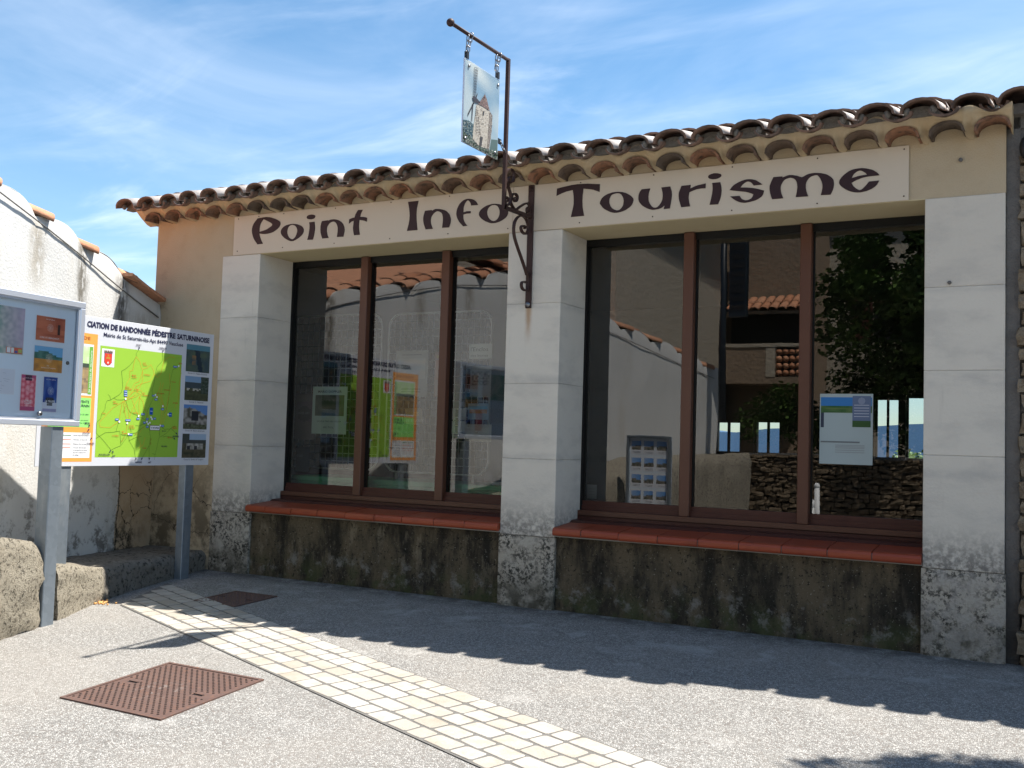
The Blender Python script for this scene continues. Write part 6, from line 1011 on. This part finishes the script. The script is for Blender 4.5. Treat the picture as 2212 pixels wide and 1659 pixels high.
leaf_print('leaflet', Uc(-2.095), Wc(1.572), .212, .142, lambda a, b: lerpc((.55, .17, .09), (.36, .09, .05), .35+nz(a, b*3, 1, 2)+(.4 if b > .85 else 0)), 'terracotta coloured accommodation guide at top right of the notice case', 'leaflet',
    lambda p, w, h: (flower(p, w*.48, h*.55, .024, (.75, .55, .48)), p.rect(w*.74, h*.30, w*.83, h*.72, (.06, .03, .025), 3), p.text('GUIDE DES HÉBERGEMENTS', w*.13, h*.10, .009, WHT, w=w*.68), p.text("PAYS D'APT LUBERON", w*.32, h*.87, .006, WHT, w=w*.3)), 16, 10)
def ochre(a, b):
    if b > .72+.10*math.sin(a*5): return (.18, .42, .66)
    if b > .52-.1*abs(a-.5): return lerpc((.04, .13, .10), (.10, .22, .18), .5+nz(a, b, 1, 7))
    return lerpc((.66, .30, .06), (.38, .17, .05), .3+nz(a, b, 4, 5)+max(0, .35-a)*.9)
leaf_print('leaflet', Uc(-2.098), Wc(1.392), .208, .147, ochre, 'brochure with orange ochre cliffs below the terracotta guide', 'leaflet',
    lambda p, w, h: (flower(p, w*.52, h*.54, .026, (.8, .72, .6)), p.text('ÉTÉ', w*.45, h*.22, .007, WHT), p.text("EN PAYS D'APT LUBERON", w*.26, h*.13, .007, WHT, w=w*.5)), 22, 16)
def cherry(a, b):
    s_ = math.hypot((a*3.3) % 1-.5, (b*6.2+(int(a*3.3) % 2)*.5) % 1-.5); c = lerpc((.85, .42, .45), (.60, .07, .12), s_*1.7)
    return (.07, .02, .05) if b > .84 and abs(a-.5) < .25 else (.45, .08, .18) if b > .90 or b < .12 else c
leaf_print('leaflet', Uc(-2.178), Wc(1.160), .103, .205, cherry, 'tall pink leaflet of candied cherries low in the notice case', 'leaflet',
    lambda p, w, h: (flower(p, w*.5, h*.60, .024, (.85, .6, .62)), p.text('LE FRUIT', w*.24, h*.25, .011, WHT, w=w*.52, bold=.02), p.text('CONFIT', w*.28, h*.18, .011, WHT, w=w*.44, bold=.02), p.text('UNE SAVEUR', w*.3, h*.12, .006, WHT), p.text("PAYS D'APT LUBERON", w*.2, h*.90, .005, WHT, w=w*.6)), 22, 44)
def truffle(a, b):
    if b < .10: return (.33, .33, .5)
    if b < .27: return (.62, .64, .72) if abs(a-.5) > .2 or b < .17 else (.02, .02, .03)
    if b < .42 and (a-.5)**2*3+(b-.32)**2*9 < .25: return lerpc((.012, .014, .025), (.09, .09, .12), .3+nz(a, b, 1, 14))
    return lerpc((.015, .05, .26), (.10, .20, .48), nz(a, b, 2, 3)+.25)
leaf_print('leaflet', Uc(-2.019), Wc(1.160), .101, .203, truffle, 'tall dark blue truffle leaflet beside the pink one', 'leaflet',
    lambda p, w, h: (flower(p, w*.52, h*.60, .024, (.62, .68, .8)), p.text('LA TRUFFE', w*.14, h*.27, .012, WHT, w=w*.74, bold=.02), p.text("PAYS D'APT LUBERON", w*.16, h*.91, .006, WHT, w=w*.68), p.text('ORIGINE DU PAYS', w*.25, h*.21, .006, WHT, w=w*.5)), 20, 34)
def mapfn(a, b):
    c = lerpc((.55, .55, .50), (.30, .36, .33), .5+nz(a*2, b*1.4, 1, 9)); g_ = nz(a*2, b, 7, 2.2); c = lerpc(c, (.06, .26, .20), max(0, g_*2.2+(.45 if b < .12 else 0)+(.3 if .25 < a < .65 and b > .6 else 0)))
    return lerpc(c, (.46, .34, .48), max(0, (a-.62)*1.9)*(b > .15))
leaf_print('poster_map', Uc(-2.66), Wc(1.474), .485, .264, mapfn, 'large relief map poster in the left part of the notice case', 'map',
    lambda p, w, h: (p.rect(w*.76, .004, w*.985, .038, (.62, .12, .07), 3), p.rect(w*.77, .007, w*.82, .036, (.72, .72, .74), 4), p.rect(w*.83, .007, w*.87, .036, (.66, .7, .68), 4), p.rect(w*.88, .008, w*.92, .02, (.05, .1, .35), 4), p.rect(w*.93, .010, w*.98, .03, (.4, .45, .12), 4)), 60, 38)
def sheet(a, b): return (.62, .64, .70)
def draw_sheet(p, w, h):
    rr_ = random.Random(5)
    for _ in range(26):
        x, y = rr_.uniform(.05, .8)*w, rr_.uniform(.1, .9)*h; p.line([(x, y), (x+rr_.uniform(.01, .05), y+rr_.uniform(-.006, .006))], .0016, (.40, .42, .48), 3)
    p.rect(w*.3, h*.48, w*.34, h*.52, (.1, .35, .7), 3)
leaf_print('notice_sheet', Uc(-2.54), Wc(1.250), .315, .135, sheet, 'pale white printed sheet taped below the relief map poster', 'notice', draw_sheet, 3, 3)
leaf_print('notice_sheet', Uc(-2.72), Wc(1.130), .13, .10, sheet, 'small white sheet in the lower left of the notice case', 'notice', draw_sheet, 3, 3)

# ================================================================== SECOND DISPLAY STAND (seen in the glass)
ds = empty('display_stand', (-2.93, -3.85, gz(-3.85)), 'grey framed stand of blue landscape photos mirrored in right window', 'display stand')
Ms = Matrix.Translation((-3.19, -3.80, .34)) @ Matrix.Rotation(rad(4), 4, 'Z')
SW, SH = .53, .83
MB().box(.0, -.05, .0, SW, -.03, SH, M=Ms).build('back_panel', 'caseback', ds)
for a in ((0, 0, SW, .03), (0, SH-.03, SW, SH), (0, .03, .03, SH-.03), (SW-.03, .03, SW, SH-.03)): MB().bbox(a[0], -.045, a[1], a[2], .0, a[3], .003, M=Ms).build('frame_rail', 'galv', ds)
for u in (.06, SW-.06): MB().bbox(u-.02, -.095, -.56, u+.02, -.052, SH*.8, .003, M=Ms).build('post', 'galv', ds)
k = 0
for r_i in range(4):
    for c_i in range(3):
        w_, h_ = .14, .155; u0, v0 = .045+c_i*.152, SH-.20-r_i*.18
        o_ = Ms @ Vector((u0+w_, -.029, v0)); p = Print(o_, Ms.to_3x3() @ Vector((-1, 0, 0)), (0, 0, 1)); p.rect(0, 0, w_, h_, (.70, .72, .76), 0)
        hue = random.random(); p.photo(.012, .045, w_-.012, h_-.015, lambda a, b: (lerpc((.10, .28, .62), (.3, .45, .7), a)) if b > .45+.1*math.sin(a*4+hue*9) else lerpc((.05, .07, .06), (.28, .24, .2), .5+nz(a+hue*4, b, 2, 5)), 10, 8, 1)
        for t_ in (.014, .026): p.line([(.02, t_), (w_-.03, t_)], .003, (.2, .2, .25), 2)
        p.build('photo_card', ds)

# ================================================================== LAMP POST, BOLLARD, STREET BEYOND THE CAMERA
lp = empty('lamp_post', (-3.12, -7.0, gz(-7)), 'dark street lamp post mirrored in the middle of right window', 'lamp post')
MB().tube([(-3.12, -7, gz(-7)), (-3.12, -7, .35), (-3.12, -7, .42)], [.085, .085, .055], 16).build('base', 'post', lp)
MB().tube([(-3.12, -7, .42), (-3.12, -7, 5.2)], [.055, .042], 14).build('pole', 'post', lp)
q_ = MB(); q_.box(-3.02, -7.06, 2.85, -2.78, -6.94, 4.05)
bx = q_.build('banner_box', 'post', lp)
for k in range(9): MB().box(-2.995, -6.94, 2.95+.12*k, -2.805, -6.925, 3.02+.12*k).build('louvre', 'black', bx)
MB().tube([(-3.12, -7, 2.95), (-3.02, -7, 2.95)], .012, 8).build('bracket', 'post', lp); MB().tube([(-3.12, -7, 3.9), (-3.02, -7, 3.9)], .012, 8).build('bracket', 'post', lp)
MB().tube([(-3.12, -7, 5.2), (-3.12, -6.9, 5.35), (-3.12, -6.5, 5.42)], .03, 8).build('arm', 'post', lp); MB().sphere((-3.12, -6.4, 5.38), .14, 12, 6, sc=(1, 1.4, .5)).build('lantern', 'post', lp)
for (x, y, zt, r_b, lab) in ((-1.49, -5.5, .68, .030, 'taller slim pale bollard mirrored low in right window'), (-1.62, -5.75, .46, .055, 'shorter round topped pale bollard mirrored low in right window')):
    t = empty('bollard', (x, y, gz(y)), lab, 'bollard', 'street bollards'); MB().cyl((x, y, gz(y)), (x, y, zt-.05), r_b, 14).build('shaft', 'white', t); MB().sphere((x, y, zt-.03), r_b*1.2, 12, 7).build('cap', 'white', t)

# retaining stone wall across the street
rw = empty('retaining_wall', (-1, -11.2, gz(-12)), 'long dry stone retaining wall mirrored under the tree', 'wall')
MB().box(-4.0, -11.6, -.6, 6.0, -11.08, .93).build('wall_core', 'cement', rw)
m = MB(); z = -.45; k = 0
while z < .92:
    h = random.uniform(.05, .10); x = -4.0
    while x < 6:
        w = random.uniform(.08, .24); s_ = rubble_stone(w-.01, h-.01, .2, k); off = Vector((x+w/2, -11.08+random.uniform(-.03, .03), z+h/2+random.uniform(-.015, .015))); Rz = Matrix.Rotation(rad(random.uniform(-14, 14)), 3, 'Y'); m.add([Rz @ v+off for v in map(Vector, s_.v)], s_.f); x += w; k += 1
    z += h
MAT['wallstone'] = MAT['fieldstone']; tag(m.build('wall_stones', 'fieldstone', rw), kind='stuff')
MB().box(-4.0, -11.62, .931, 6.0, -11.0, .985).build('coping', 'cement', rw)

def tree(name, base, th, crown, n, leaf, label, cat, mat='leaf', group=None, sd=1, trunk=True, rt=.09):
    """crown: list of (centre, radius) ellipsoid clumps"""
    rr_ = random.Random(sd); t = empty(name, base, label, cat, group); bz = Vector(base)
    if trunk:
        m = MB(); top = bz+Vector((rr_.uniform(-.2, .2), rr_.uniform(-.2, .2), th)); mid = (bz+top)/2+Vector((rr_.uniform(-.1, .1), rr_.uniform(-.1, .1), 0)); m.tube([bz, mid, top], [rt, rt*.8, rt*.6], 9); m.build('trunk', 'bark', t)
        for c, r in crown[:7]: MB().tube([mid.lerp(top, .5), (top+Vector(c))/2+Vector((0, 0, -.1)), Vector(c)], [rt*.5, rt*.3, rt*.1], 6).build('limb', 'bark', t)
    m = MB()
    for i in range(n):
        c, r = rr_.choice(crown); d = Vector((rr_.gauss(0, 1), rr_.gauss(0, 1), rr_.gauss(0, 1))).normalized()*(rr_.random()**.45)*r; p = Vector(c)+Vector((d.x, d.y, d.z*.8))
        a = Vector((rr_.uniform(-1, 1), rr_.uniform(-1, 1), rr_.uniform(-.6, .3))).normalized(); b_ = a.orthogonal().normalized(); s_ = leaf*rr_.uniform(.6, 1.3)
        m.add([p, p+a*s_*.5+b_*s_*.3, p+a*s_, p+a*s_*.5-b_*s_*.3], [(0, 1, 2, 3)])
    m.build('crown', mat, t, fixn=False); return t
rr0 = random.Random(11)
def clumps(c, R, n, r): return [((c[0]+rr0.gauss(0, R*.5), c[1]+rr0.gauss(0, R*.4), c[2]+rr0.gauss(0, R*.5)), r*rr0.uniform(.5, 1.1)) for _ in range(n)]
tree('leafy_tree', (-1.1, -12.3, .0), 3.2, clumps((-1.0, -11.3, 3.7), 1.6, 38, .62), 26000, .13, 'big dark leafy tree mirrored in the right hand pane', 'tree', sd=3, rt=.16)
tree('hedge', (-1.5, -11.9, .9), 1, [((-3.8+.42*k, -11.7, 1.55+.3*math.sin(k*1.7)), .55) for k in range(22)]+[((-2.2+.42*k, -12.2, 2.3+.3*math.sin(k*2.3)), .6) for k in range(16)], 26000, .10, 'tangled green hedge on top of the retaining wall', 'hedge', sd=5, trunk=False)
tree('garden_shrub', (-1.5, 7.6, -1.5), 2.0, clumps((-1.72, 7.6, .75), .35, 8, .28), 2200, .07, 'sunlit light green shrub beyond left back window', 'shrub', 'leaf2', sd=6)
tree('garden_shrub', (-.45, 8.0, -1.6), 2.0, clumps((-.45, 8, .72), .35, 9, .32), 2600, .07, 'broad sunlit shrub beyond right back window', 'shrub', 'leaf2', sd=8)
tree('street_tree', (3.3, -.9, gz(-.9)), 3.9, clumps((2.60, -.48, 4.45), .46, 16, .22)+[((2.25, -.35, 4.3), .16), ((2.0, -.50, 4.4), .15)], 3400, .07, 'slender street tree just beyond the right edge casting leaf shade', 'tree', sd=9, rt=.07)

# houses across the street (seen in the glass)
h1 = empty('rendered_house', (-5.5, -11, -.4), 'tall beige rendered house standing behind the white wall', 'building')
m = MB(); A, B = (-5.15, -8.0), (-5.30, -14.2)
m.prism([A, B, (-13, -14.2), (-16, -8.0)], 'z', -.6, 5.6); m.build('wall', 'beige', h1)
m = MB(); n = 60
for i in range(n):
    y0 = -7.8-i*.11; MBx = y0
m.prism([(-4.75, -7.7), (-4.90, -14.3), (-13, -14.3), (-16.2, -7.7)], 'z', 5.6, 5.75); m.build('eaves', 'tile_orange', h1)
m = MB()
for i in range(54): y = -7.8-i*.12; m.sphere((-4.75-.02*(i*.12), y, 5.66), .065, 8, 4, sc=(1.3, .8, .7))
tag(m.build('eaves_tiles', 'tile_orange', h1), kind='stuff')
h2 = empty('balcony_house', (-2, -15.5, -.4), 'brown rendered house with tiled canopy and balcony mirrored in right window', 'building')
m = MB(); m.box(-7.5, -22, -.6, -3.55, -14.6, 7.5); m.build('wall', 'brownr', h2)
m = MB(); m.box(-3.55, -22, -.6, 7.5, -16.0, 7.2); m.build('wall', 'beige', h2)
MB().box(-5.28, -14.6, 2.55, -3.7, -14.59, 4.15).build('loggia_shade', 'black', h2)  # flat black sheet in place of the shade inside the loggia
MB().prism([(-13.85, 3.78), (-13.85, 3.84), (-14.6, 4.22), (-14.6, 4.10)], 'x', -5.28, -3.6).build('canopy', 'brownr', h2)
m = MB()
ct = None
for i in range(9):
    for c in range(2):
        p = (-5.16+.19*i, -13.82-.33*c, 3.86+.165*c)
        if ct is None: ct = arch_obj('canopy_tile', ['tile_orange', 'tile_under'], .095, .07, .08, .06, .42, .014); ct.parent = h2; ct.location = Vector(p)-wloc(h2); ct.rotation_euler = (rad(-27)*-1, 0, rad(180))
        else: share(ct, 'canopy_tile', p, h2, (rad(27), 0, rad(180)))
MB().box(-5.28, -14.6, 2.38, -3.55, -13.7, 2.52).build('balcony_slab', 'brownr', h2)
MB().box(-5.28, -13.82, 2.521, -4.3, -13.7, 3.10).build('balcony_parapet', 'brownr', h2); MB().box(-5.28, -13.84, 3.10, -3.55, -13.68, 3.17).build('balcony_coping', 'beige', h2); MB().box(-4.3, -13.83, 2.52, -4.12, -13.69, 3.10).build('balcony_pier', 'beige', h2)
for i in range(4):
    for j in range(4): arch = MB().cyl((-4.05+.13*i, -13.80, 2.60+.135*j), (-4.05+.13*i, -13.70, 2.60+.135*j), .058, 8); arch.build('claustra_tile', 'tile_orange', h2)
for x0, z0, z1 in ((.5, 3.2, 4.6), (2.6, 3.2, 4.6), (-2.6, 3.4, 4.6)): w_ = MB().box(x0, -16.02, z0, x0+.9, -15.99, z1).build('window', 'black', h2); MB().box(x0-.45, -15.99, z0, x0-.02, -15.95, z1).build('shutter', 'wood_dark', h2)
MB().prism([(-15.4, 7.25), (-15.4, 7.35), (-22, 9.0), (-22, 8.9)], 'x', -5.4, 7.6).build('roof', 'tile_orange', h2)
h3 = empty('cream_house', (-16, -4, -.4), 'cream house with tiled roof rising behind the white wall', 'building')
m = MB(); m.box(-16, -6.5, -.6, -9.0, 1.2, 3.0); m.build('wall', 'beige', h3)
MB().prism([(-6.8, 3.0), (1.5, 3.0), (-2.6, 3.9)], 'x', -16.2, -8.8).build('roof', 'tile_orange', h3)

# ================================================================== THINGS IN THE SHOP WINDOWS
def grid_panel(x0, x1, y, z0, z1, label, nv, nh):
    t = empty('grid_rack', ((x0+x1)/2, y, .04), label, 'display rack', 'wire display racks in the left window'); r = .11; pts = []
    for cx_, cz_, a0 in ((x1-r, z1-r, 0), (x0+r, z1-r, 90), (x0+r, z0+r, 180), (x1-r, z0+r, 270)):
        for k in range(6): a = rad(a0+90*k/5); pts.append((cx_+r*math.cos(a), y, cz_+r*math.sin(a)))
    MB().tube(pts, .0075, 8, closed=True).build('rim', 'chrome', t)
    m = MB()
    for i in range(1, nv): x = x0+(x1-x0)*i/nv; m.tube([(x, y, z0), (x, y, z1-.004 if 1 < i < nv-1 else z1-.05)], .0026, 4)
    for i in range(1, nh): z = z0+(z1-z0)*i/nh; m.tube([(x0, y, z), (x1, y, z)], .0026, 4)
    tag(m.build('wire_mesh', 'chrome', t), kind='stuff')
    for x in (x0+.12, x1-.12): MB().box(x-.012, y-.012, .045, x+.012, y+.012, z0).build('leg', 'steel', t)
grid_panel(-3.697, -2.744, .80, .80, 2.06, 'wire display rack with rounded corners behind the middle and right panes', 18, 20)
grid_panel(-4.95, -3.769, .80, .80, 2.07, 'wire display rack behind the left pane of the left window', 20, 20)
tb = empty('display_table', (-3.3, .72, .04), 'long low table under a green cloth inside left window', 'table')
MB().bbox(-4.42, .52, .70, -2.05, 1.02, .742, .006).build('table_top', 'green', tb); MB().box(-4.42, .52, .50, -2.05, .535, .70).build('cloth_front', 'green', tb)
for x in (-4.3, -2.2):
    for y in (.58, .96): MB().box(x-.02, y-.02, .04, x+.02, y+.02, .70).build('leg', 'wood_dark', tb)
def poster(x0, z0, x1, z1, y, fn, label, draw=None, nx=10, ny=14, cat='poster', bgc=(.7, .72, .72)):
    p = Print((x0, y, z0), (1, 0, 0), (0, 0, 1)); w, h = x1-x0, z1-z0; p.rect(0, 0, w, h, bgc, 0)
    if fn: p.photo(w*.08, h*.38, w*.92, h*.82, fn, nx, ny, 1)
    if draw: draw(p, w, h)
    tag(p.build('poster', mat='print2'), label, cat)
def lines(p, w, h, vs_, c=(.08, .09, .1), lo=.2, hi=.8):
    for v in vs_: p.line([(w*lo, h*v), (w*hi, h*v)], h*.014, c, 2)
poster(-4.21, 1.082, -3.863, 1.459, .50, lambda a, b: lerpc((.06, .09, .05), (.16, .16, .12), .5+nz(a, b, 1, 4)), 'pale poster with a dark picture behind left pane', lambda p, w, h: (p.text('MARIO DOPPLER', w*.5, h*.87, .018, (.05, .07, .07), w=w*.68, align='c', bold=.02), p.text('GALERIE TRIO EN ATELIER', w*.5, h*.25, .012, (.05, .07, .07), w=w*.7, align='c'), p.text('BESTIOL', w*.5, h*.12, .015, (.05, .07, .07), w=w*.3, align='c')), bgc=(.50, .62, .60))
poster(-4.44, 1.03, -4.22, 1.407, .56, lambda a, b: (.02, .02, .025) if (a-.45)**2+(b-.4)**2 < .14 else (.10, .07, .09), 'dark poster with round black disc at far left of left window', lambda p, w, h: p.text('HIVER ART', w*.15, h*.55, .018, (.25, .25, .25)), bgc=(.11, .09, .09))
poster(-4.45, .77, -4.30, .97, .60, None, 'small dark card lettered cosi at left window bottom corner', lambda p, w, h: p.text('cosi', w*.1, h*.6, .028, (.15, .18, .25)), bgc=(.02, .025, .05))
poster(-3.425, 1.385, -3.128, 1.738, .52, lambda a, b: lerpc((.5, .45, .40), (.35, .42, .45), .5+nz(a, b, 1, 3)), 'pale framed poster behind the middle pane of left window', lambda p, w, h: lines(p, w, h, (.1, .16, .9)), bgc=(.34, .35, .34))
poster(-3.093, 1.386, -2.960, 1.725, .56, lambda a, b: (.45, .22, .16), 'reddish festival poster behind mullion of left window', lambda p, w, h: p.text('VOX', w*.1, h*.85, .03, (.6, .5, .15)), bgc=(.40, .26, .22))
poster(-2.80, 1.386, -2.62, 1.62, .60, lambda a, b: lerpc((.06, .06, .06), (.35, .33, .3), .5+nz(a, b, 1, 9)), 'black and white photo card behind right pane of left window', bgc=(.30, .30, .30))
poster(-2.769, 1.664, -2.573, 1.774, .52, None, "small white card reading l'Enclos des bories", lambda p, w, h: (p.text("l'Enclos", w*.08, h*.52, .03, (.03, .08, .05), w=w*.75), p.text('des bories', w*.08, h*.15, .018, (.03, .08, .05), w=w*.75)), cat='card', bgc=(.58, .62, .60))
poster(-2.80, 1.22, -2.62, 1.34, .58, lambda a, b: (.45, .22, .06) if b < .6 else (.08, .3, .5), 'orange and blue Bonnieux picture card in left window', lambda p, w, h: p.text('BONNIEUX', w*.05, h*.86, .012, (.5, .6, .7)), cat='card', bgc=(.2, .3, .4))
poster(-2.809, 1.059, -2.581, 1.186, .56, lambda a, b: (.4, .38, .3), 'small cream leaflet with a blue emblem in left window', bgc=(.36, .34, .28), cat='leaflet')
for i, (a, b) in enumerate(((-3.10, 1.22), (-3.00, 1.22), (-3.10, 1.12), (-3.00, 1.12))):
    poster(a, b, a+.075, b+.09, .77, None, 'tiny %s pinned on the wire rack of left window' % ('white note upper left', 'white note upper right', 'white note lower left', 'white note lower right')[i], cat='note', bgc=(.32, .33, .33))
for i, (a, b, c_) in enumerate(((-3.87, 1.22, 'top'), (-3.87, 1.11, 'middle'), (-3.87, .98, 'bottom'))):
    poster(a, b, a+.055, b+.07, .77, None, 'tiny pale leaflet in %s row left of the first mullion' % c_, cat='leaflet', bgc=(.45, .5, .5))
poster(-3.38, 1.30-.12, -3.22, 1.30, .60, None, 'yellow Mines de Bruoux card behind middle pane', lambda p, w, h: (p.text('MINES', w*.1, h*.5, .03, (.6, .45, .1)), p.text('DE BRUOUX', w*.1, h*.12, .02, (.6, .6, .55))), cat='card', bgc=(.25, .2, .12))
bkl = MB().bbox(-2.60, .62, .7425, -2.40, .78, .765, .002).build('brochure_stack', 'white', loc=(-2.5, .7, .7425)); tag(bkl, 'small stack of white brochures on the green cloth', 'brochures')
def rp(a, b):
    if b > .45: return (.04, .18, .45)
    return lerpc((.03, .10, .03), (.10, .16, .06), .5+nz(a, b, 1, 6))
def rdraw(p, w, h):
    p.photo(w*.02, h*.73, w*.98, h*.95, rp, 20, 9, 2); p.rect(w*.02, h*.52, w*.08, h*.73, (.04, .05, .08), 2); p.rect(w*.62, h*.62, w*.96, h*.97, (.12, .16, .26), 3); p.rect(w*.62, h*.53, w*.96, h*.62, (.04, .09, .03), 3); p.disc(w*.79, h*.90, w*.07, (.22, .26, .36), 4)
    for v in (.84, .80, .76, .72, .68): p.line([(w*.65, h*v), (w*.93, h*v)], h*.008, (.5, .52, .58), 4)
    p.line([(w*.02, h*.315), (w*.76, h*.315)], h*.022, (.16, .18, .19), 3); lines(p, w, h, (.27, .25, .23, .20, .17), (.30, .33, .34), .3, .85)
poster(-.200, .990, .107, 1.411, .395, None, 'large white poster with blue sky photo on the glass of the right window', rdraw, bgc=(.36, .43, .44))
poster(-1.762, .695, -1.69, .79, .47, None, 'small torn white note low in right window corner', lambda p, w, h: lines(p, w, h, (.3, .5, .7)), cat='note', bgc=(.25, .27, .30))
